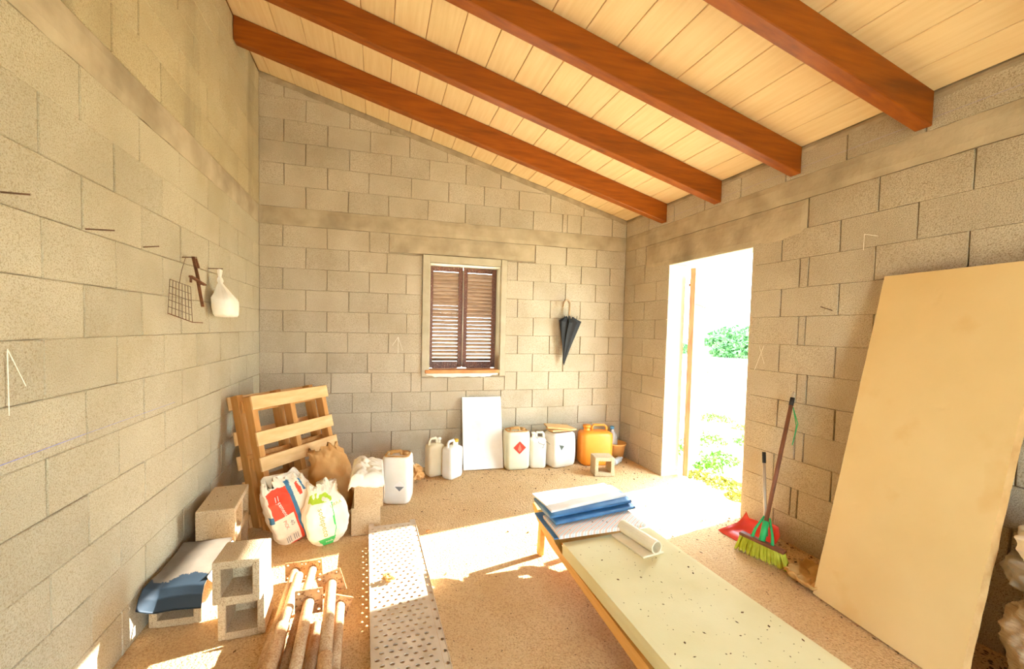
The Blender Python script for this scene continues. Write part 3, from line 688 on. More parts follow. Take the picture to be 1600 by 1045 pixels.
# red, white and blue cement sack (front = local -y, broad face)
def paint_red(x, front, v):
    if not front: return 2 if x > 0.8 and v < 0.4 else 0
    if x < -0.93: return 2 if 0.42 < v < 0.52 else 0
    if x < 0.0:
        if v > 0.88: return 0
        if v > 0.45: return 1
        return 0 if (x < -0.12 and 0.02 < v) else 1
    if x < 0.16: return 2
    if v < 0.30 + 0.10 * max(0, 0.5 - abs(x - 0.5)): return 2
    if 0.36 < x < 0.50 and 0.66 < v < 0.86: return 1
    if 0.58 < x < 0.68 and 0.70 < v < 0.88: return 2
    return 0
s1 = empty('cement_sack', (0.56, -1.235, 0.0), math.radians(33), label='torn red, white and blue cement sack in front of the pallet', cat='sack')
b1 = sack('bag', 0.29, 0.15, 0.43, 'sack_white', s1, 1.0, 'pinch', 0.016, mats=['sack_white', 'sack_red', 'sack_blue'], paint=paint_red, nk=180, nr=90, ragged=3.5, bulge=0.03, corner=0.16)
put(b1, (0, 0, 0), math.radians(-10), math.radians(-15), 0)
text_on('25', 0.085, 'white_print', b1, (0.088, -0.1, 0.075), (1, 0, 0), (0, 0, 1), b1)
text_on('//', 0.06, 'white_print', b1, (-0.082, -0.1, 0.315), (1, 0, 0), (0, 0, 1), b1)
text_on('cement', 0.036, 'white_print', b1, (-0.07, -0.1, 0.25), (0.15, 0, -1), (1, 0, 0.15), b1)
text_on('40', 0.036, 'grey_print', b1, (-0.042, -0.1, 0.135), (0.1, 0, -1), (1, 0, 0.1), b1)
text_on('PICK', 0.03, 'pink_print', b1, (-0.082, -0.1, 0.14), (0.1, 0, -1), (1, 0, 0.1), b1)
text_on('||| |||', 0.045, 'grey_print', b1, (-0.07, -0.1, 0.045), (1, 0, 0), (0, 0, 1), b1, 'barcode')

def paint_green(x, front, v):
    if not front: return 3 if 0.66 < v < 0.8 and x > 0.75 else 0
    if v < 0.15 and -0.62 < x < 0.22: return 1
    if 0.22 <= x < 0.27 and v < 0.70: return 1
    if 0.72 < v < 0.84 and x < 0.3: return 2 if noise.noise(V((x * 4, v * 14, 2))) > -0.12 else 0
    return 0
s2 = empty('green_print_sack', (0.755, -1.37, 0.0), math.radians(18), label='white sack with green and lime print standing beside the cement sack', cat='sack')
b2 = sack('bag', 0.20, 0.16, 0.40, 'sack_white', s2, 5.0, 'pinch', 0.014, mats=['sack_white', 'green_print', 'lime_print', 'cap_yellow'], paint=paint_green, nk=150, nr=90, bulge=0.34, base=0.72, ragged=3.5, corner=0.24)
put(b2, (0, 0, 0), math.radians(-6), math.radians(-5), 0)
text_on('sodepeco', 0.05, 'olive_print', b2, (-0.035, -0.12, 0.165), (0.12, 0, -1), (1, 0, 0.12), b2)
text_on('URRA', 0.03, 'olive_print', b2, (0.055, -0.12, 0.262), (1, 0, 0.25), (-0.25, 0, 1), b2)
text_on('soda', 0.026, 'white_print', b2, (-0.005, -0.12, 0.028), (1, 0, 0), (0, 0, 1), b2)
s3 = sack('brown_paper_sack', 0.27, 0.17, 0.52, 'sack_brown', None, 9.0, 'pinch', 0.028)
put(s3, (0.80, -0.92, 0.0), math.radians(-14), math.radians(-10), math.radians(30)); tag(s3, 'crumpled brown paper sack leaning on the pallet behind the green sack', 'sack')

# sacks behind the yellow board
for (loc, w, d, h, m_, sd, rx, lab, ttop) in (
        ((3.635, -3.50, 0.0), 0.33, 0.34, 0.49, 'sack_grey', 3.1, 0.1, 'big greyish woven sack on the floor behind the yellow board', 'flat'),
        ((3.62, -3.44, 0.485), 0.32, 0.26, 0.12, 'sack_dark', 2.1, 0.2, 'dark crumpled bag squeezed on top of the woven sack', 'flat'),
        ((3.64, -3.41, 0.60), 0.26, 0.20, 0.10, 'plastic_bag', 8.1, 0.35, 'pinkish white plastic bag with purple print, highest in the sack heap', 'flat')):
    o = sack('woven_sack' if 'woven' in lab else 'plastic_bag', w, d, h, m_, None, sd, ttop, 0.04, bulge=0.06, nr=60, nk=100)
    put(o, loc, 0, 0, rx); tag(o, lab, 'sack' if 'woven' in lab else 'bag')
    if 'purple' in lab:
        put(sack('print_patch', 0.09, 0.05, 0.05, 'sack_purple', o, 4.4, 'flat', 0.012), (-0.06, -0.085, 0.03))

# ------------------------------------------------------------------ pallets
def pallet(loc, rz, tilt, face, label, w=0.72, L=0.965, seed=1):
    rnd = random.Random(seed)
    p = empty('pallet', loc, rz, label=label, cat='pallet', group='pallets leaning in the back left corner')
    p.rotation_mode = 'XYZ'; p.rotation_euler = (-tilt, 0, rz)
    for x in (0.035, w / 2, w - 0.035):
        o = box('stringer', (0, 0, 0), (0.045, 0.078, L), 'pine_dark', p); o.location = (x, 0.039 if face < 0 else -0.039 + 0.078, L / 2)
    fy = -0.009 if face < 0 else 0.087
    zs = [(0.915, 0.1), (0.655, 0.1), (0.475, 0.1), (0.29, 0.1), (0.055, 0.1)]
    for z, h in zs:
        o = box('slat', (0, 0, 0), (w + rnd.uniform(-0.01, 0.03), 0.018, h), 'pine', p); o.location = (w / 2 + rnd.uniform(-0.006, 0.006), fy, z * L / 0.965); o.rotation_euler = (0, rnd.uniform(-0.008, 0.008), 0)
    by = 0.087 if face < 0 else -0.009
    for z in (0.06, 0.48, 0.90):
        o = box('base_board', (0, 0, 0), (w, 0.018, 0.09), 'pine_dark', p); o.location = (w / 2, by, z)
    return p
ang = math.atan2(0.784, 0.621)
pallet((0.363, -1.165, 0.004), ang, math.radians(14.1), -1, 'front pallet, its wide pale slats facing the sacks')
nn = V((-0.784, 0.621, 0))
pb = V((0.363, -1.165, 0.004)) + nn * 0.121 - V((0.621, 0.784, 0)) * 0.01
pallet((pb.x, pb.y, 0.004), ang, math.radians(14.1), 1, 'rear pallet, squeezed between the front pallet and the left wall', seed=4)

# ------------------------------------------------------------------ loose concrete blocks
def half_block(name, loc, rz, label, sx=0.195, sy=0.19, sz=0.197, wall_=0.034, back_=True, notch=False, group=None):
    o = bpy.data.objects.new(name, None)
    bm = bmesh.new(); t = wall_
    bbox(bm, -sx / 2 + t / 2, 0, sz / 2, t, sy, sz, bev=0.004); bbox(bm, sx / 2 - t / 2, 0, sz / 2, t, sy, sz, bev=0.004)
    bbox(bm, 0, 0, t / 2, sx - 2 * t + 0.002, sy - 0.002, t); bbox(bm, 0, 0, sz - t / 2, sx - 2 * t + 0.002, sy - 0.002, t)
    if back_: bbox(bm, 0, sy / 2 - 0.018, (sz - 0.03) / 2 - 0.005, sx - 2 * t + 0.004, 0.03, sz - 0.06 - t)
    ob = from_bm(name, bm, 'block_loose'); ob.location = loc; ob.rotation_euler = (0, 0, rz)
    return tag(ob, label, 'concrete block', group)
half_block('hollow_block', (0.463, -2.115, 0.0), math.radians(2), 'lower hollow half block of the pair beside the steel props')
half_block('hollow_block', (0.462, -2.165, 0.198), math.radians(-1), 'upper hollow half block stacked beside the steel props')
half_block('hollow_block', (3.30, -0.585, 0.0), math.radians(-12), 'small pale hollow block in front of the orange jerrycan', 0.2, 0.16, 0.19, 0.036, back_=False)
def full_block(loc, rz, label, solid_end=True):
    # 40 cm block on its side: two cells open towards +x
    bm = bmesh.new(); sx, sy, sz, t = 0.195, 0.395, 0.197, 0.032
    bbox(bm, 0, 0, t / 2, sx, sy, t, bev=0.003); bbox(bm, 0, 0, sz - t / 2, sx, sy, t, bev=0.003)
    for y in (-sy / 2 + t / 2, 0, sy / 2 - t / 2): bbox(bm, 0, y, sz / 2, sx - 0.002, t, sz - 2 * t + 0.002)
    bbox(bm, -sx / 2 + 0.012, 0, sz / 2, 0.022, sy - 0.01, sz - 2 * t + 0.004)
    ob = from_bm('hollow_block', bm, 'block_loose'); ob.location = loc; ob.rotation_euler = (0, 0, rz); return tag(ob, label, 'concrete block')
full_block((0.155, -1.465, 0.0), math.radians(3), 'lower hollow block against the left wall, under the upper one')
full_block((0.165, -1.467, 0.198), math.radians(5), 'upper hollow block against the left wall above the rubber sheet')
half_block('hollow_block', (0.140, -1.955, 0.0), math.radians(-2), 'hollow block by the left wall under the front of the rubber sheet', 0.22, 0.19, 0.197)
half_block('hollow_block', (0.140, -1.757, 0.0), math.radians(1), 'hollow block by the left wall hidden under the middle of the rubber sheet', 0.21, 0.19, 0.197)
for z, lab in ((0.0, 'lower block of the stack in front of the white drum'), (0.198, 'upper block of the stack, topped by the white plastic bag')):
    ob = full_block((1.0 + (0.008 if z else 0), -1.150 - (0.012 if z else 0), z), math.radians(2 if z else -1), lab)

# ------------------------------------------------------------------ rubber sheet over the blocks
def sheet(name, prof, x0, x1, th, mats, parent, skew=0.0, seed=0.0, nu=64, split=None, flare=0.0):
    """a sheet that follows a profile (list of y,z) and runs from x0 to x1"""
    pts = []
    for (a, b) in zip(prof[:-1], prof[1:]):
        k = max(1, int(math.hypot(b[0] - a[0], b[1] - a[1]) / 0.006))
        pts += [(a[0] + (b[0] - a[0]) * i / k, a[1] + (b[1] - a[1]) * i / k) for i in range(k)]
    pts.append(prof[-1]); n = len(pts); vs = []; fs = []; fm = []
    for layer in (0, 1):
        for j, (y, z) in enumerate(pts):
            t = j / (n - 1)
            for i in range(nu + 1):
                u = i / nu; x = x0 + (x1 - x0) * u
                w = noise.noise(V((x * 7 + seed, y * 7, seed)))
                fl = flare * max(0, (0.22 - u) / 0.22) ** 1.4 * max(0, (t - 0.55) / 0.45)
                vs.append((x + skew * t + 0.01 * w * t, y + 0.008 * w - fl * 0.5, z + 0.006 * w - layer * th + fl * 0.6))
    B = n * (nu + 1)
    for j in range(n - 1):
        for i in range(nu):
            a = j * (nu + 1) + i; q = 0 if split is None or j / (n - 1) < split + 0.05 * math.sin(i * 0.12) + 0.05 * noise.noise(V((i * 0.09, j * 0.12, 3))) + 0.02 * noise.noise(V((i * 0.8, j * 0.8, 8))) else 1
            fs += [(a, a + nu + 1, a + nu + 2, a + 1), (B + a + 1, B + a + nu + 2, B + a + nu + 1, B + a)]; fm += [q, q]
    for j in range(n - 1):
        for i in (0, nu):
            a = j * (nu + 1) + i; fs.append((a, B + a, B + a + nu + 1, a + nu + 1)); fm.append(0)
    for i in range(nu):
        for j in (0, n - 1):
            a = j * (nu + 1) + i; fs.append((a, a + 1, B + a + 1, B + a)); fm.append(0 if j == 0 else len(mats) - 1)
    return raw(name, vs, fs, mats[0], parent, smooth=True, mats=mats, fm=fm)
rb = sheet('rubber_sheet', [(-1.672, 0.232), (-1.75, 0.218), (-1.90, 0.214), (-2.0, 0.21), (-2.06, 0.195), (-2.085, 0.16), (-2.098, 0.105)], 0.028, 0.268, 0.004, ['rubber', 'rubber_blue'], None, 0.0, 1.0, split=0.66, flare=0.09)
tag(rb, 'dusty rubber sheet with a dark blue hem draped over the blocks by the left wall', 'rubber sheet')
ps = empty('printed_sack', (0, 0, 0), label='flat white and blue printed sack hanging beside the rubber sheet', cat='sack')
def side_flap():
    vs = []; fs = []; nu, nv = 24, 10
    for j in range(nv + 1):
        for i in range(nu + 1):
            y = -1.675 - 0.36 * i / nu; v = j / nv
            x = 0.272 + 0.05 * v + 0.010 * noise.noise(V((y * 14, v * 4, 0))); z = 0.215 - 0.13 * v * (0.8 + 0.5 * noise.noise(V((y * 8, 2, 0))))
            vs.append((x, y, z))
    for j in range(nv):
        for i in range(nu): a = j * (nu + 1) + i; fs.append((a, a + 1, a + nu + 2, a + nu + 1))
    o = raw('flap', vs, fs, 'plastic_bag', ps, smooth=True)
    md = o.modifiers.new('thick', 'SOLIDIFY'); md.thickness = 0.003
    return o
fl = side_flap()
text_on('CEMENTO', 0.055, 'sack_blue', fl, (0.30, -1.85, 0.155), (0, 1, 0), (-0.35, 0, 0.93), ps)

# ------------------------------------------------------------------ steel props
def prop(loc, to, r_out, r_in, plate, label, roll=0.0, split=0.45, psize=0.12):
    a, b = V(loc), V(to); d = (b - a); L = d.length; q = d.to_track_quat('X', 'Z')
    p = empty('steel_prop', a, label=label, cat='steel prop', group='steel props lying on the floor'); p.rotation_mode = 'QUATERNION'; p.rotation_quaternion = q
    tube('inner_tube', [(0.004, 0, 0), (L * split + 0.03, 0, 0)], r_in, 'prop_steel', p, 14)
    tube('outer_tube', [(L * split, 0, 0), (L * split + 0.004, 0, 0), (L, 0, 0)], [r_in, r_out, r_out], 'prop_steel', p, 14)
    if plate:
        bm = bmesh.new(); s = psize / 2; hole = 0.008; n = 8
        vs_, fs_ = [], []
        # plate with four bolt holes: a 3 x 3 grid of cells, the corner cells pierced
        g = [-s, -s * 0.45, s * 0.45, s]
        for xx in (0.0, 0.006):
            for iy in range(3):
                for iz in range(3):
                    y0, y1, z0, z1 = g[iy], g[iy + 1], g[iz], g[iz + 1]
                    cor = [(y0, z0), (y1, z0), (y1, z1), (y0, z1)]
                    k0 = len(vs_)
                    if iy != 1 and iz != 1:
                        cy, cz = (y0 + y1) / 2, (z0 + z1) / 2
                        outer = [(y0, cz), (y0, z0), (cy, z0), (y1, z0), (y1, cz), (y1, z1), (cy, z1), (y0, z1)]
                        for (yy, zz) in outer: vs_.append((-0.003 + xx, yy, zz))
                        for t in range(8):
                            an = PI + t * PI / 4; vs_.append((-0.003 + xx, cy + hole * math.cos(an), cz + hole * math.sin(an)))
                        for t in range(8): fs_.append((k0 + t, k0 + (t + 1) % 8, k0 + 8 + (t + 1) % 8, k0 + 8 + t))
                    else:
                        for (yy, zz) in cor: vs_.append((-0.003 + xx, yy, zz))
                        fs_.append((k0, k0 + 1, k0 + 2, k0 + 3))
        k0 = len(vs_)
        for xx in (-0.003, 0.003):
            for (yy, zz) in ((-s, -s), (s, -s), (s, s), (-s, s)): vs_.append((xx, yy, zz))
        for t in range(4): fs_.append((k0 + t, k0 + (t + 1) % 4, k0 + 4 + (t + 1) % 4, k0 + 4 + t))
        o = raw('base_plate', vs_, fs_, 'plate_steel', p); o.rotation_euler = (roll, 0, 0)
        tag(o, 'rusty square base plate with bolt holes')
    return p
for args in (
        ((0.624, -1.80, 0.056), (0.617, -3.0, 0.030), 0.029, 0.0235, True, 'leftmost steel prop of the bundle, tube end on a rusty plate', 0.0, 0.42, 0.105),
        ((0.715, -1.80, 0.056), (0.700, -3.0, 0.030), 0.029, 0.0235, True, 'second steel prop from the left, plate level with the leftmost one', 0.05, 0.62, 0.105),
        ((0.664, -1.93, 0.104), (0.655, -3.02, 0.080), 0.029, 0.0235, False, 'sunlit steel prop without a plate lying on the two left ones', 0.0, 0.35, 0.1),
        ((0.752, -2.19, 0.113), (0.770, -3.05, 0.090), 0.028, 0.025, True, 'steel prop with the grey plate in the middle of the bundle', 0.0, 0.5, 0.125),
        ((0.800, -2.25, 0.032), (0.806, -3.0, 0.027), 0.028, 0.0235, False, 'short-looking steel prop low in the bundle, right of the grey plate', 0.0, 0.5, 0.1),
        ((0.842, -2.07, 0.118), (0.895, -3.05, 0.100), 0.029, 0.026, True, 'steel prop with a tilted plate, highest at the right of the bundle', 0.28, 0.5, 0.125),
        ((0.893, -2.17, 0.060), (0.915, -3.0, 0.030), 0.028, 0.024, True, 'rightmost steel prop of the bundle, plate turned towards the perforated plank', -0.35, 0.5, 0.1)):
    prop(*args)

# ------------------------------------------------------------------ perforated scaffold plank
pk = empty('scaffold_plank', (1.033, -1.415, 0.0), math.atan2(-0.028, -1.0) + PI / 2 + PI, label='perforated galvanised scaffold plank lying towards the viewer', cat='scaffold plank')
pk.rotation_euler = (0, 0, math.radians(1.45))
PWD, PLN, ZT_ = 0.318, 1.72, 0.085                     # local: x across, -y along
vs = []; fs = []; cw, ch, hr = 0.0395, 0.034, 0.0108
nrow = int((PLN - 0.04) / ch)
x_start = -0.016 + 0.012
def quad(x0, y0, x1, y1):
    k = len(vs); vs.extend([(x0, y0, ZT_), (x1, y0, ZT_), (x1, y1, ZT_), (x0, y1, ZT_)]); fs.append((k, k + 1, k + 2, k + 3))
xl, xr = -0.016, -0.016 + PWD - 0.03
for r in range(nrow):
    y1 = -0.02 - r * ch; y0 = y1 - ch; off = 0.006 + (cw / 2 if r % 2 else 0); x = xl + off
    quad(xl, y0, x, y1)
    while x + cw <= xr + 1e-6:
        cx, cy = x + cw / 2, (y0 + y1) / 2; k = len(vs)
        for (a, b) in ((x, cy), (x, y0), (cx, y0), (x + cw, y0), (x + cw, cy), (x + cw, y1), (cx, y1), (x, y1)): vs.append((a, b, ZT_))
        for t in range(8): an = PI + t * PI / 4; vs.append((cx + hr * math.cos(an), cy + hr * 0.8 * math.sin(an), ZT_))
        for t in range(8): an = PI + t * PI / 4; vs.append((cx + hr * math.cos(an) * 0.9, cy + hr * 0.72 * math.sin(an), ZT_ - 0.004))
        for t in range(8):
            fs.append((k + t, k + (t + 1) % 8, k + 8 + (t + 1) % 8, k + 8 + t)); fs.append((k + 8 + t, k + 8 + (t + 1) % 8, k + 16 + (t + 1) % 8, k + 16 + t))
        x += cw
    if x < xr: quad(x, y0, xr, y1)
raw('deck', vs, fs, 'metal_galv', pk)
ye = -0.02 - nrow * ch
vs = []; fs = []
# perforated right-hand margin, one hole per row, slightly lower than the deck
m0, m1 = xr + 0.002, xr + 0.03
for r in range(nrow // 2 * 1):
    y1 = -0.02 - r * ch * 2; y0 = y1 - ch * 2; cx, cy = (m0 + m1) / 2, (y0 + y1) / 2; k = len(vs); z = ZT_ - 0.004
    for (a, b) in ((m0, cy), (m0, y0), (cx, y0), (m1, y0), (m1, cy), (m1, y1), (cx, y1), (m0, y1)): vs.append((a, b, z))
    for t in range(8): an = PI + t * PI / 4; vs.append((cx + hr * 0.9 * math.cos(an), cy + hr * 0.75 * math.sin(an), z))
    for t in range(8): fs.append((k + t, k + (t + 1) % 8, k + 8 + (t + 1) % 8, k + 8 + t))
raw('margin', vs, fs, 'metal_galv', pk)
for x in (xl, m1 - 0.003):
    o = box('side_flange', (0, 0, 0), (0.003, -ye - 0.02, 0.065), 'metal_galv', pk, bev=0.0008); o.location = (x + 0.0015, (ye - 0.02) / 2, ZT_ - 0.033)
o = box('end_strip', (0, 0, 0), (PWD, 0.03, 0.004), 'metal_galv', pk, bev=0.0008); o.location = (xl + PWD / 2, -0.006, ZT_ - 0.003)
for x in (xl + 0.018, m1 - 0.018):
    o = box('hook', (0, 0, 0), (0.036, 0.045, 0.006), 'metal_galv', pk, bev=0.001); o.location = (x, 0.026, ZT_ - 0.004)
for y, lab in ((-1.62, 'short timber batten under the far end of the perforated plank'), (-2.95, 'short timber batten under the near end of the perforated plank')):
    tag(box('timber_batten', (1.19, y, 0.017), (0.24, 0.045, 0.034), 'pine'), lab, 'batten')
# crumpled paper on the plank
def crumple(name, r, m, loc, sc, seed, label, cat):
    bm = bmesh.new(); bmesh.ops.create_icosphere(bm, subdivisions=3, radius=r)
    for v in bm.verts:
        k = 1 + 0.55 * noise.noise(v.co * (2.2 / r) + V((seed, 0, 0))) + 0.25 * noise.noise(v.co * (6 / r) + V((seed, 2, 0)))
        v.co = V((v.co.x * k * sc[0], v.co.y * k * sc[1], v.co.z * k * sc[2]))
    mz = min(v.co.z for v in bm.verts)
    for v in bm.verts: v.co.z -= mz
    o = from_bm(name, bm, m); o.location = loc; return tag(o, label, cat)
crumple('crumpled_paper', 0.03, 'cloth_tan', (1.135, -2.07, 0.086), (1.2, 0.9, 0.6), 3.0, 'small crumpled tan scrap on the perforated plank', 'paper scrap')
tag(box('tile_fragment', (1.335, -1.385, 0.008), (0.035, 0.035, 0.016), 'terracotta', rot=Matrix.Rotation(0.2, 3, 'Z')), 'square terracotta chip beside the far end of the plank', 'tile chip')
tag(box('tile_fragment', (1.425, -1.40, 0.006), (0.028, 0.022, 0.012), 'terracotta', rot=Matrix.Rotation(0.5, 3, 'Z')), 'smaller terracotta chip right of the square one', 'tile chip')

# ------------------------------------------------------------------ jerrycans
def can(name, loc, rz, w, d, h, m, label, closed=True, cap='jug_white', spout=-1, topm=None, belly=0.0, handle=True, rad=0.045):
    c = empty(name, loc, rz, label=label, cat='jerrycan')
    hb = h * (0.83 if closed else 0.93)
    prof = [(0.0, 0.86), (0.012, 0.95), (0.035, 1.0), (hb * 0.3, 1.0 + belly), (hb * 0.55, 1.0 + belly), (hb * 0.90, 1.0), (hb * 0.97, 0.965), (hb, 0.90)]
    if closed: prof += [(hb + (h - hb) * 0.16, 0.66), (hb + (h - hb) * 0.2, 0.4)]
    rings = [[V((x, y, z)) for x, y in rrect(w * k, d * (k if z <= hb else k * 0.9), rad, 4)] for z, k in prof]
    loft('body', rings, m, c)
    if closed:
        sx = spout * w * 0.27
        tube('spout', [(sx, 0, hb - 0.01), (sx, 0, h * 0.95)], w * 0.10, m, c, 12)
        tube('cap', [(sx, 0, h * 0.945), (sx, 0, h * 1.01)], w * 0.125, cap, c, 14)
        hx0, hx1 = -spout * w * 0.36, spout * w * 0.1
        if handle: tube('handle', [(hx0, 0, hb - 0.012), (hx0, 0, h * 0.94), (hx0 * 0.8, 0, h * 1.0), (hx1 * 0.6, 0, h * 1.005), (hx1, 0, h * 0.94), (hx1, 0, hb + 0.01)], [0.015, 0.014, 0.013, 0.013, 0.014, 0.015], m, c, 8)
    else:
        t = topm or m
        rr = [[V((x, y, z)) for x, y in rrect(w * k, d * k, rad, 4)] for z, k in ((hb - 0.02, 0.905), (hb + 0.004, 0.87), (hb + 0.012, 0.80), (hb - 0.012, 0.70), (hb - 0.016, 0.3))]
        loft('top', rr, t, c, cap0=False)
        if handle: tube('handle', [(-w * 0.24, 0, hb - 0.02), (-w * 0.22, 0, hb + 0.022), (w * 0.1, 0, hb + 0.026), (w * 0.14, 0, hb - 0.02)], 0.016, t, c, 8)
        tube('cap', [(w * 0.28, 0, hb - 0.018), (w * 0.28, 0, hb + 0.02)], 0.028, t, c, 12)
    return c
def decal(parent, pts, m, y, name='label_print', th=0.0012):
    k = len(pts); vs = [(x, y, z) for x, z in pts] + [(x, y + th, z) for x, z in pts]
    fs = [tuple(range(k)), tuple(range(k, 2 * k))[::-1]] + [(i, i + k, (i + 1) % k + k, (i + 1) % k) for i in range(k)]
    return raw(name, vs, fs, m, parent)
def diamond(cx, cz, r): return [(cx, cz - r), (cx + r, cz), (cx, cz + r), (cx - r, cz)]
A = can('jerrycan', (1.24, -0.79, 0), math.radians(-14), 0.235, 0.20, 0.42, 'jug_white', 'big white jerrycan with a dirty top behind the block stack', closed=False, topm='dirty_top', belly=0.03)
decal(A, diamond(0.035, 0.155, 0.045), 'white_print', -0.1055); decal(A, [(0.035, 0.115), (0.072, 0.153), (-0.002, 0.153)], 'grey_print', -0.107)
tube('wire', [V((0.09, -0.04, 0.385)), V((0.12, -0.03, 0.36)), V((0.145, -0.02, 0.30))], 0.002, 'chalk', A, 5)
can('jerrycan', (1.625, -0.245, 0), math.radians(20), 0.17, 0.13, 0.365, 'jug_cream', 'cream jerrycan half hidden left of the white one by the panel', spout=1, rad=0.03)
can('jerrycan', (1.785, -0.345, 0), math.radians(38), 0.19, 0.13, 0.36, 'jug_white', 'white jerrycan with a yellow cap left of the white panel', cap='cap_yellow', spout=1, rad=0.03)
D = can('jerrycan', (2.493, -0.20, 0), math.radians(-3), 0.262, 0.20, 0.425, 'jug_green', 'white jerrycan with a red diamond label right of the white panel', closed=False, topm='dirty_top', belly=0.01)
decal(D, diamond(0.012, 0.235, 0.068), 'red_label', -0.1035); decal(D, [(0.012, 0.19), (0.032, 0.215), (0.024, 0.245), (0.012, 0.275), (0.0, 0.245), (-0.008, 0.215)], 'pink_print', -0.1048)
E_ = can('jerrycan', (2.725, -0.235, 0), math.radians(-12), 0.175, 0.13, 0.37, 'jug_white', 'slim white jerrycan tied with dark wire, between the two bigger ones', spout=-1, rad=0.035)
tube('wire', [V((-0.02, -0.03, 0.335)), V((0.0, -0.072, 0.275)), V((0.05, -0.076, 0.255)), V((0.085, -0.05, 0.285)), V((0.12, -0.075, 0.26))], 0.0022, 'black', E_, 5)
tube('wire', [V((0.06, -0.075, 0.262)), V((0.04, -0.078, 0.22))], 0.002, 'black', E_, 5)
Fj = can('jerrycan', (2.985, -0.215, 0), math.radians(14), 0.30, 0.22, 0.385, 'jug_white', 'large white jerrycan with wooden boards on its top', closed=False, handle=False, belly=0.04)
decal(Fj, [(-0.06, 0.19), (-0.02, 0.235), (-0.095, 0.255)], 'dark_print', -0.1165)
decal(Fj, diamond(-0.055, 0.225, 0.056), 'white_print', -0.1155)
tag(box('wood_board', (3.0, -0.225, 0.392), (0.30, 0.15, 0.018), 'pine', rot=Matrix.Rotation(0.12, 3, 'Z')), 'lower wooden board lying on the large white jerrycan', 'board')
tag(box('wood_board', (2.965, -0.215, 0.416), (0.27, 0.19, 0.018), 'pine', rot=Matrix.Rotation(-0.2, 3, 'Z') @ Matrix.Rotation(0.06, 3, 'Y')), 'upper wooden board, topmost on the large white jerrycan', 'board')
can('jerrycan', (3.40, -0.25, 0), math.radians(-8), 0.36, 0.22, 0.425, 'jug_orange', 'orange jerrycan with a moulded handle in the far right corner', cap='jug_orange', spout=-1, rad=0.06)
# bottle between, bucket, bottle in the bucket, lying bottle
def bottle(name, loc, rot, r, h, label, capm, cat='bottle', ribs=5):
    b = empty(name, loc, label=label, cat=cat); b.rotation_euler = rot
    prof = [(0.0, 0.8)] + [(h * (0.04 + 0.62 * i / (ribs * 2)), 1.0 if i % 2 == 0 else 0.93) for i in range(ribs * 2 + 1)] + [(h * 0.76, 0.82), (h * 0.86, 0.42), (h * 0.93, 0.36)]
    loft('body', [[V((r * k * math.cos(2 * PI * q / 20), r * k * math.sin(2 * PI * q / 20), z)) for q in range(20)] for z, k in prof], 'bottle', b)
    tube('cap', [(0, 0, h * 0.925), (0, 0, h)], r * 0.42, capm, b, 14); return b
bottle('water_bottle', (3.178, -0.085, 0), (0, 0, 0), 0.05, 0.32, 'clear ribbed water bottle between the large white and orange jerrycans', 'cap_blue')
bk = empty('bucket', (3.72, -0.165, 0), label='small orange plastic bucket in the far right corner', cat='bucket')
vs = []; fs = []; nk = 24
for z, r in ((0.0, 0.078), (0.17, 0.108), (0.175, 0.118), (0.19, 0.118), (0.19, 0.106), (0.012, 0.072)):
    for q in range(nk): vs.append((r * math.cos(2 * PI * q / nk), r * math.sin(2 * PI * q / nk), z))
for i in range(5):
    for q in range(nk): fs.append((i * nk + q, i * nk + (q + 1) % nk, (i + 1) * nk + (q + 1) % nk, (i + 1) * nk + q))
fs.append(tuple(range(nk))[::-1]); fs.append(tuple(5 * nk + q for q in range(nk)))
raw('shell', vs, fs, 'bucket', bk, smooth=True)
bottle('water_bottle', (3.70, -0.15, 0.02), (0.04, -0.10, 0), 0.055, 0.36, 'clear bottle with a blue cap standing in the orange bucket', 'cap_blue')
bottle('water_bottle', (3.56, -0.385, 0.036), (math.radians(90), 0, math.radians(125)), 0.036, 0.22, 'empty clear bottle lying on the floor in front of the bucket', 'white_print')
# tan bundle beside the white drum
o = crumple('tan_bundle', 0.085, 'sack_brown', (1.415, -0.42, 0.0), (0.95, 0.8, 0.85), 6.0, 'rounded tan bundle on the floor beside the big white jerrycan', 'bundle')
# white plastic bag on the block stack
def drape():
    vs = []; fs = []; nu, nv = 44, 52
    for j in range(nv + 1):
        for i in range(nu + 1):
            x = 0.865 + 0.275 * i / nu; y = -1.385 + 0.40 * j / nv
            ox = max(0.897 - x, x - 1.112, 0); oy = max(-1.362 - y, 0); o_ = max(ox, oy)
            w = abs(noise.noise(V((x * 9, y * 9, 1)))) + 0.55 * abs(noise.noise(V((x * 21, y * 21, 5))))
            z = 0.404 + 0.058 * (1 - abs(x - 0.99) / 0.2) * (0.35 + 0.9 * w) if o_ == 0 else 0.404 - o_ * (1.6 + 2.2 * w) * (2.4 if x > 1.1 and y > -1.34 else 1)
            vs.append((x - (0.022 if x < 0.897 else 0) * 0 - (ox * 0.75 if x > 1.1 else -ox * 0.5), y + oy * 0.6, max(z, 0.40 if o_ == 0 else 0.02)))
    for j in range(nv):
        for i in range(nu): a = j * (nu + 1) + i; fs.append((a, a + 1, a + nu + 2, a + nu + 1))
    o = raw('plastic_bag', vs, fs, 'plastic_bag', None, smooth=True); md = o.modifiers.new('thick', 'SOLIDIFY'); md.thickness = 0.003; md.offset = 1
    return tag(o, 'crumpled white plastic bag lying on the block stack', 'bag')
drape()
# white panel
wp = box('white_board', (0, 0, 0.375), (0.425, 0.018, 0.75), 'white_paint', bev=0.002); put(wp, (2.14, -0.205, 0.002), math.radians(-13.5), 0, math.radians(-2)); tag(wp, 'upright white painted panel leaning on the back wall', 'board')

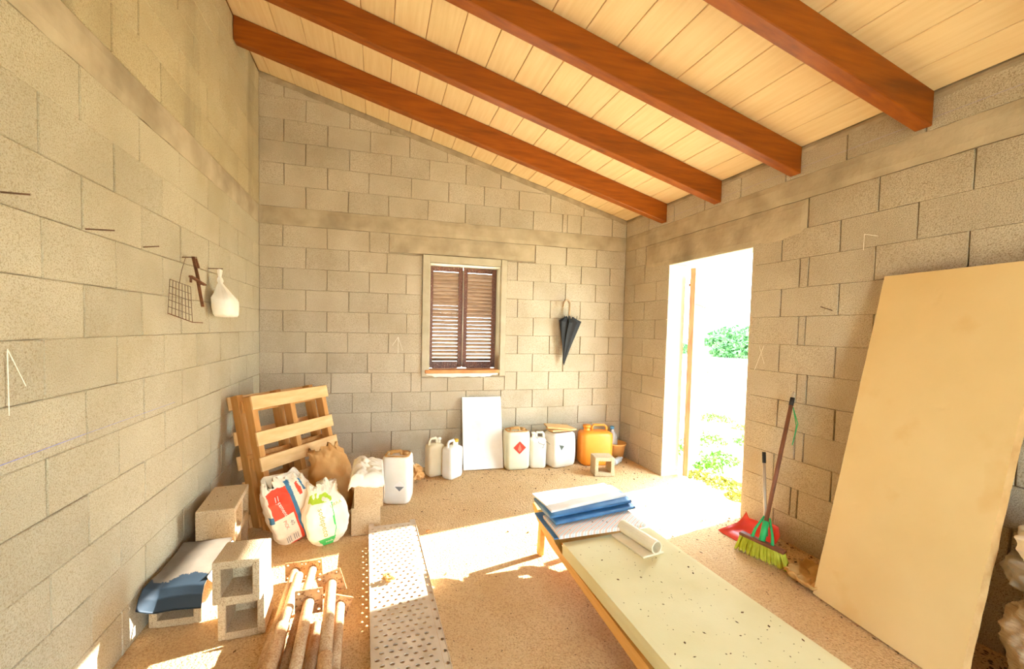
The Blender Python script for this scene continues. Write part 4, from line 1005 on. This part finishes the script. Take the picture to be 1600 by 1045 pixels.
# ------------------------------------------------------------------ things hanging on the walls
def nail(name, a, b, label):
    return tag(tube(name, [a, b], 0.0028, 'nail', None, 6), label, 'nail', 'nails in the walls')
nail('nail', (-0.01, -2.755, 1.825), (0.055, -2.725, 1.832), 'rusty nail in the left wall nearest the viewer')
nail('nail', (-0.01, -2.395, 1.800), (0.07, -2.34, 1.812), 'second bare rusty nail in the left wall, left of the grill')
nail('nail', (-0.01, -1.992, 1.805), (0.05, -1.95, 1.822), 'third bare rusty nail in the left wall, just left of the grill')
nail('nail', (-0.01, -1.60, 1.822), (0.06, -1.545, 1.835), 'rusty nail the tongs and grill hang from')
nail('nail', (-0.01, -1.22, 1.812), (0.07, -1.16, 1.822), 'rusty nail the white bag hangs from')
nail('nail', (W + 0.01, -2.348, 1.62), (W - 0.05, -2.30, 1.65), 'bent rusty nail in the right wall beside the board')
nail('nail', (3.10, 0.01, 1.808), (3.10, -0.06, 1.812), 'nail in the back wall holding the umbrella')
gl = empty('grill_grid', (0.03, -1.70, 1.46), label='small rusty wire grill hanging on the left wall', cat='grill')
q = [V((0.03, -1.80, 1.68)), V((0.055, -1.62, 1.66)), V((0.055, -1.60, 1.462)), V((0.03, -1.825, 1.505))]
gp = lambda u, v: q[0].lerp(q[1], u).lerp(q[3].lerp(q[2], u), v) - V(gl.location)
for i in range(8): tube('wire', [gp(i / 7, 0), gp(i / 7, 1)], 0.0016, 'wire', gl, 5)
for i in range(6): tube('wire', [gp(0, i / 5), gp(1, i / 5)], 0.0018, 'wire', gl, 5)
tube('frame_wire', [gp(0, 1), gp(1, 1), gp(1, 1) + V((0.03, 0.06, -0.002))], 0.0026, 'rust', gl, 6)
tube('hanger', [gp(0.45, 0), V((0.028, -1.66, 1.74)) - V(gl.location), V((0.02, -1.585, 1.83)) - V(gl.location)], 0.0015, 'wire', gl, 5)
tg = empty('rusty_tongs', (0.05, -1.57, 1.83), label='rusty hinged tongs hanging in front of the wire grill', cat='tongs')
def bar(name, a, b, w, t, m, parent):
    a, b = V(a), V(b); d = b - a; o = box(name, (0, 0, 0), (d.length, t, w), m, parent, bev=0.0015); o.rotation_mode = 'QUATERNION'; o.rotation_quaternion = d.to_track_quat('X', 'Y'); o.location = (a + b) / 2; return o
bar('arm', (0.0, 0.0, 0.005), (0.01, 0.06, -0.15), 0.018, 0.006, 'rust', tg); bar('arm', (0.0, 0.03, 0.0), (0.01, 0.045, -0.055), 0.022, 0.007, 'rust', tg)
bar('arm', (0.012, 0.03, -0.13), (0.012, 0.095, -0.275), 0.017, 0.006, 'rust', tg)
bar('jaw', (0.02, -0.09, -0.115), (0.02, 0.105, -0.145), 0.02, 0.01, 'rust', tg); bar('hook', (0.02, -0.085, -0.115), (0.02, -0.085, -0.15), 0.014, 0.008, 'rust', tg)
sq = lambda c: math.copysign(abs(c) ** 0.6, c)
hb_ = empty('hanging_bag', (0.085, -1.165, 1.50), label='knotted white plastic bag hanging on the left wall', cat='bag')
rings = []
for z, r, dx in ((0.0, 0.04, 0.012), (0.004, 0.085, 0.01), (0.02, 0.098, 0.008), (0.06, 0.104, 0.004), (0.105, 0.104, 0), (0.125, 0.094, -0.006), (0.15, 0.07, -0.018), (0.175, 0.052, -0.03), (0.20, 0.034, -0.04), (0.222, 0.017, -0.046), (0.236, 0.024, -0.048), (0.25, 0.02, -0.05), (0.262, 0.011, -0.05), (0.285, 0.017, -0.052), (0.305, 0.02, -0.052), (0.312, 0.008, -0.052)):
    rings.append([V((0.6 * r * sq(math.cos(2 * PI * k / 40)) * (1 + (0.3 if z > 0.11 else 0.07) * noise.noise(V((k * 0.9, z * 6, 1)))) + dx * 0.3, dx + 1.12 * r * sq(math.sin(2 * PI * k / 40)) * (1 + (0.22 if z > 0.11 else 0.06) * noise.noise(V((k * 0.9, z * 6, 6)))), z + (0.03 * (0.5 - math.sin(2 * PI * k / 40) * 0.5) * (1 - z / 0.11) * 0 if z < 0.11 else 0))) for k in range(40)])
loft('bag', rings, 'plastic_bag', hb_)
# umbrella
um = empty('umbrella', (3.10, -0.075, 1.09), label='folded black umbrella with a curved handle hanging on the back wall', cat='umbrella')
rings = []; ng = 8; sub_ = 6; nt = 14
for j in range(nt + 1):
    t = j / nt; z = 0.0 + 0.45 * t; rr = 0.010 + 0.125 * t ** 1.15; cx = -0.02 + 0.065 * t
    ring = []
    for k in range(ng * sub_):
        a = 2 * PI * k / (ng * sub_); pl = abs(math.sin(a * ng / 2)); rad_ = rr * (1 - 0.42 * pl * (0.4 + 0.6 * t)); 
        zz = z + (0.06 * t ** 3 * (1 - pl) * (0.5 + 0.5 * math.cos(a - 0.5)) - 0.05 * t ** 3 * (math.cos(a)) * 0.4)
        ring.append(V((cx + rad_ * math.cos(a + 0.5 * t), 0.38 * rad_ * math.sin(a + 0.5 * t), zz)))
    rings.append(ring)
rings.append([V((0.02 + 0.35 * (p.x - 0.02), p.y * 0.35, p.z + 0.045 - 0.02 * (i % 6 == 3))) for i, p in enumerate(rings[-1])])
loft('canopy', rings, 'umbrella', um, smooth=False)
tube('shaft', [(-0.018, 0, -0.015), (0.03, 0, 0.56)], 0.005, 'black', um, 8)
tube('handle', [(0.03, 0, 0.54), (0.036, 0, 0.64)] + [(0.036 - 0.038 + 0.038 * math.cos(a), 0, 0.66 + 0.052 * math.sin(a)) for a in [PI * k / 10 for k in range(11)]] + [(-0.041, 0, 0.635)], 0.0125, 'umb_handle', um, 10)
for k in range(5): tube('rib_tip', [(-0.03 + 0.035 * k, -0.01, 0.47 + 0.01 * (k % 2)), (-0.032 + 0.038 * k, -0.012, 0.525 + 0.012 * ((k + 1) % 2))], 0.003, 'black', um, 5)

# ------------------------------------------------------------------ broom, dustpan, rag
br = empty('broom', (3.50, -2.25, 0), label='broom with green bristles leaning on the right wall', cat='broom')
hd = V((0.30, -0.95, -0.05)).normalized()                     # long axis of the head
pa, pb_ = V((-0.02, -0.01, 0.125)), V((0.30, 0.085, 1.05))
tube('handle', [pa, pa.lerp(pb_, 0.95)], 0.0125, 'broom_pole', br, 10); tube('grip', [pa.lerp(pb_, 0.93), pa.lerp(pb_, 0.985)], 0.014, 'black', br, 10)
lp = pa.lerp(pb_, 0.985); dz = (pb_ - pa).normalized(); sx_ = dz.cross(V((0, 1, 0))).normalized()
tube('hang_loop', [lp + sx_ * 0.009, lp + sx_ * 0.009 + dz * 0.03, lp + dz * 0.042, lp - sx_ * 0.009 + dz * 0.03, lp - sx_ * 0.009], 0.003, 'alu', br, 6)
o = box('head', (0, 0, 0), (0.27, 0.045, 0.022), 'broom_pole', br, bev=0.005); o.rotation_mode = 'QUATERNION'; o.rotation_quaternion = hd.to_track_quat('X', 'Z'); o.location = (-0.02, -0.01, 0.115)
tag(o, 'brown bristle block')
tube('socket', [pa, pa.lerp(pb_, 0.13)], 0.019, 'green_plastic', br, 10)
for s_ in (-1, 1):
    tube('clip', [pa + hd * 0.062 * s_ + V((0, 0, -0.012)), pa.lerp(pb_, 0.06) + hd * 0.05 * s_, pa.lerp(pb_, 0.155) + hd * 0.016 * s_], [0.011, 0.008, 0.006], 'green_plastic', br, 8)
rnd = random.Random(3); vs = []; fs = []
sd = hd.cross(V((0, 0, 1))).normalized()
for i in range(420):
    u = rnd.uniform(-0.5, 0.5); w = rnd.uniform(-0.5, 0.5)
    a = V((-0.02, -0.01, 0.108)) + hd * (0.26 * u) + sd * (0.036 * w); b = V((-0.02, -0.01, 0)) + hd * (0.32 * u + rnd.uniform(-0.008, 0.008)) + sd * (0.07 * w - 0.01 ); b.z = rnd.uniform(0.001, 0.012)
    k = len(vs); r_ = 0.0022
    for p_ in (a, b): vs += [p_ + hd * r_, p_ - hd * r_ * 0.5 + sd * r_, p_ - hd * r_ * 0.5 - sd * r_]
    fs += [(k, k + 1, k + 4, k + 3), (k + 1, k + 2, k + 5, k + 4), (k + 2, k, k + 3, k + 5), (k + 3, k + 4, k + 5)]
o = raw('bristles', vs, fs, 'bristle', br); tag(o, 'yellow-green bristles', kind='stuff')
tube('hang_cord', [V(p) - V((3.50, -2.25, 0)) for p in ((W - 0.06, -2.160, 0.97), (W - 0.04, -2.185, 0.86), (W - 0.022, -2.14, 0.70), (W - 0.026, -2.165, 0.84), (W - 0.06, -2.163, 0.965))], 0.003, 'green_plastic', br, 6)
dp = empty('dustpan', (3.675, -2.03, 0), math.radians(-86), label='red dustpan with a tall grey handle beside the doorway', cat='dustpan')
vs = []; fs = []; n = 20
def pan(t, inner):                                            # local x across, y depth (open edge at -y)
    out = []
    for i in range(n + 1):
        u = -1 + 2 * i / n; e = abs(u) ** 3
        out.append((u * (0.135 if t > 0 else 0.12), u))
    return out
prof = [(-0.15, 0.003, 0.165), (-0.03, 0.004, 0.16), (0.05, 0.008, 0.15), (0.085, 0.035, 0.142), (0.098, 0.085, 0.125), (0.065, 0.105, 0.10)]
for y, z, hw in prof:
    for i in range(n + 1):
        u = -1 + 2 * i / n; side = max(0, (abs(u) - 0.82) / 0.18)
        vs.append((u * hw, y - 0.03 * u * u * (1 if y > 0 else 0), z + 0.045 * side * (0.25 + 0.75 * min(1, (y + 0.13) / 0.2))))
for j in range(len(prof) - 1):
    for i in range(n): a = j * (n + 1) + i; fs.append((a, a + 1, a + n + 2, a + n + 1))
o = raw('pan', vs, fs, 'red_plastic', dp, smooth=True); md = o.modifiers.new('thick', 'SOLIDIFY'); md.thickness = 0.004
dpm = Matrix.Translation((3.675, -2.03, 0)) @ Matrix.Rotation(math.radians(-86), 4, 'Z'); inv = dpm.inverted()
pt0, pt1 = inv @ V((3.72, -2.08, 0.06)), inv @ V((3.81, -1.96, 0.60))
tube('handle', [pt0, pt0.lerp(pt1, 0.88)], 0.0105, 'alu', dp, 10); tube('grip', [pt0.lerp(pt1, 0.86), pt1], 0.0125, 'black', dp, 10)
tube('socket', [pt0 - V((0, 0, 0.02)), pt0.lerp(pt1, 0.16)], 0.017, 'green_plastic', dp, 10)
def rag():
    vs = []; fs = []; nu, nv = 26, 22
    for j in range(nv + 1):
        for i in range(nu + 1):
            u, v = i / nu, j / nv; x = 3.46 + 0.24 * u - 0.03 * v; y = -2.43 - 0.20 * v + 0.03 * u
            e = min(u, 1 - u, v, 1 - v) * 8; h = 0.016 + 0.045 * abs(noise.noise(V((u * 4, v * 4, 2.0)))) + 0.03 * (1 - min(1, e))
            vs.append((x + 0.02 * noise.noise(V((u * 5, v * 5, 7))), y + 0.02 * noise.noise(V((u * 5, v * 5, 9))), h))
    for j in range(nv):
        for i in range(nu): a = j * (nu + 1) + i; fs.append((a, a + nu + 1, a + nu + 2, a + 1))
    o = raw('rag', vs, fs, 'cloth_tan', None, smooth=True); md = o.modifiers.new('thick', 'SOLIDIFY'); md.thickness = 0.012; md.offset = -1
    return tag(o, 'crumpled tan rag on the floor at the foot of the board', 'rag')
rag()

# ------------------------------------------------------------------ loose dirt
def specks(name, count, fn, m, label, smin=0.002, smax=0.007, seed=1):
    rnd = random.Random(seed); vs = []; fs = []
    for _ in range(count):
        p = fn(rnd)
        if p is None: continue
        x, y, z = p; a = rnd.uniform(0, PI); l = rnd.uniform(smin, smax) * (2.2 if rnd.random() < 0.15 else 1); w = l * rnd.uniform(0.3, 0.7); h = w * 0.6
        ca, sa = math.cos(a), math.sin(a); k = len(vs)
        for dx, dy in ((-l, 0), (0, -w), (l, 0), (0, w)): vs.append((x + dx * ca - dy * sa, y + dx * sa + dy * ca, z))
        vs.append((x, y, z + h)); fs += [(k, k + 1, k + 4), (k + 1, k + 2, k + 4), (k + 2, k + 3, k + 4), (k + 3, k, k + 4)]
    return tag(raw(name, vs, fs, m), label, 'litter', kind='stuff')
def floor_speck(r):
    t = r.random()
    if t < 0.36: return (r.uniform(0.9, W), -abs(r.gauss(0.05, 0.28)) - 0.03, 0.001)
    if t < 0.72: return (W - abs(r.gauss(0.0, 0.22)) - 0.02, -r.uniform(1.7, 3.4), 0.001)
    if t < 0.80: return (r.uniform(1.4, 3.8), r.uniform(-1.2, -0.3), 0.001)
    return (r.uniform(0.3, W), r.uniform(-4.0, -0.1), 0.001)
specks('floor_litter', 4600, floor_speck, 'debris', 'dark specks and dry leaf bits strewn over the floor', seed=2)
specks('foam_litter', 260, lambda r: (2.08 + 0.56 * r.random(), -2.36 - 1.5 * r.random(), 0.3035), 'debris', 'dark specks lying on the yellow foam mat', 0.0015, 0.0045, 5)
specks('tarp_litter', 24, lambda r: (2.06 + 0.48 * r.random(), -2.20 - 0.08 * r.random(), 0.353), 'debris', 'dark specks lying on the striped tarp', 0.002, 0.004, 6)
specks('block_litter', 26, lambda r: (0.09 + 0.15 * r.random(), -1.63 + 0.33 * r.random(), 0.3965), 'debris', 'dark specks on the upper block by the left wall', 0.002, 0.004, 8)

# ------------------------------------------------------------------ plants outside
def clump(name, x, y, r, h, n, m, label, cat, group=None, leaf=0.03, seed=1, z=-0.1):
    rnd = random.Random(seed); vs = []; fs = []
    for _ in range(n):
        a = rnd.uniform(0, 2 * PI); d = r * math.sqrt(rnd.random()); hh = h * (1 - (d / r) ** 2 * 0.75) * rnd.uniform(0.15, 1.0)
        c = V((d * math.cos(a), d * math.sin(a), hh)); nrm = V((rnd.gauss(0, 1), rnd.gauss(0, 1), rnd.gauss(0.6, 0.8))).normalized(); t = nrm.orthogonal().normalized(); t.rotate(Matrix.Rotation(rnd.uniform(0, 6.3), 3, nrm)); b = nrm.cross(t)
        l = leaf * rnd.uniform(0.6, 1.4); k = len(vs); vs += [c - t * l, c - b * l * 0.5, c + t * l, c + b * l * 0.5 + nrm * l * 0.15]; fs.append((k, k + 1, k + 2, k + 3))
    o = raw(name, vs, fs, m); o.location = (x, y, z); return tag(o, label, cat, group)
cl = [(4.72, -0.50, 0.16, 0.16, 'leaf', 'dense green weed clump just outside the door step'), (5.10, -0.28, 0.22, 0.14, 'leaf', 'low green weed clump behind the nearest one'),
      (5.25, -0.68, 0.15, 0.12, 'leaf', 'green weed clump by the right side of the doorway view'), (5.60, 0.50, 0.28, 0.18, 'leaf', 'leafy weed clump beyond the open door leaf'),
      (6.22, 0.30, 0.25, 0.14, 'leaf', 'weed clump in the middle of the yard at right'), (6.95, 1.75, 0.34, 0.12, 'leaf', 'wide flat weed patch farther out in the yard'),
      (6.90, 1.10, 0.18, 0.08, 'leaf_dry', 'small yellowish weed tuft farther out at right'), (4.52, -0.92, 0.18, 0.09, 'leaf_dry', 'dry yellow-green tuft at the edge of the door step'),
      (4.40, -1.22, 0.12, 0.06, 'leaf_dry', 'small dry tuft at the right edge of the door step'), (4.95, 0.12, 0.2, 0.2, 'leaf', 'green weeds behind the foot of the open door'),
      (4.45, -0.66, 0.14, 0.07, 'leaf_dry', 'dry straw tuft at the foot of the open door'), (9.7, 4.8, 0.5, 0.5, 'leaf_dry', 'thin pale shrub far out in the yard')]
for i, (x, y, r, h, m_, lab) in enumerate(cl):
    clump('weed_clump', x, y, r, h, int(420 * (r / 0.2)), m_, lab, 'weeds', 'weeds outside the doorway', 0.022, i + 3)
clump('bush', 25.0, 18.2, 2.0, 1.35, 2600, 'bush', 'large round green bush far off beyond the yard', 'bush', None, 0.16, 40)
clump('bush', 23.6, 23.0, 1.2, 1.0, 1000, 'bush', 'smaller green bush far off, seen left of the open door', 'bush', None, 0.16, 41)
clump('bush', 40.0, 33.0, 4.0, 2.6, 1800, 'bush', 'hazy distant bush on the skyline behind the round one', 'bush', None, 0.3, 42)
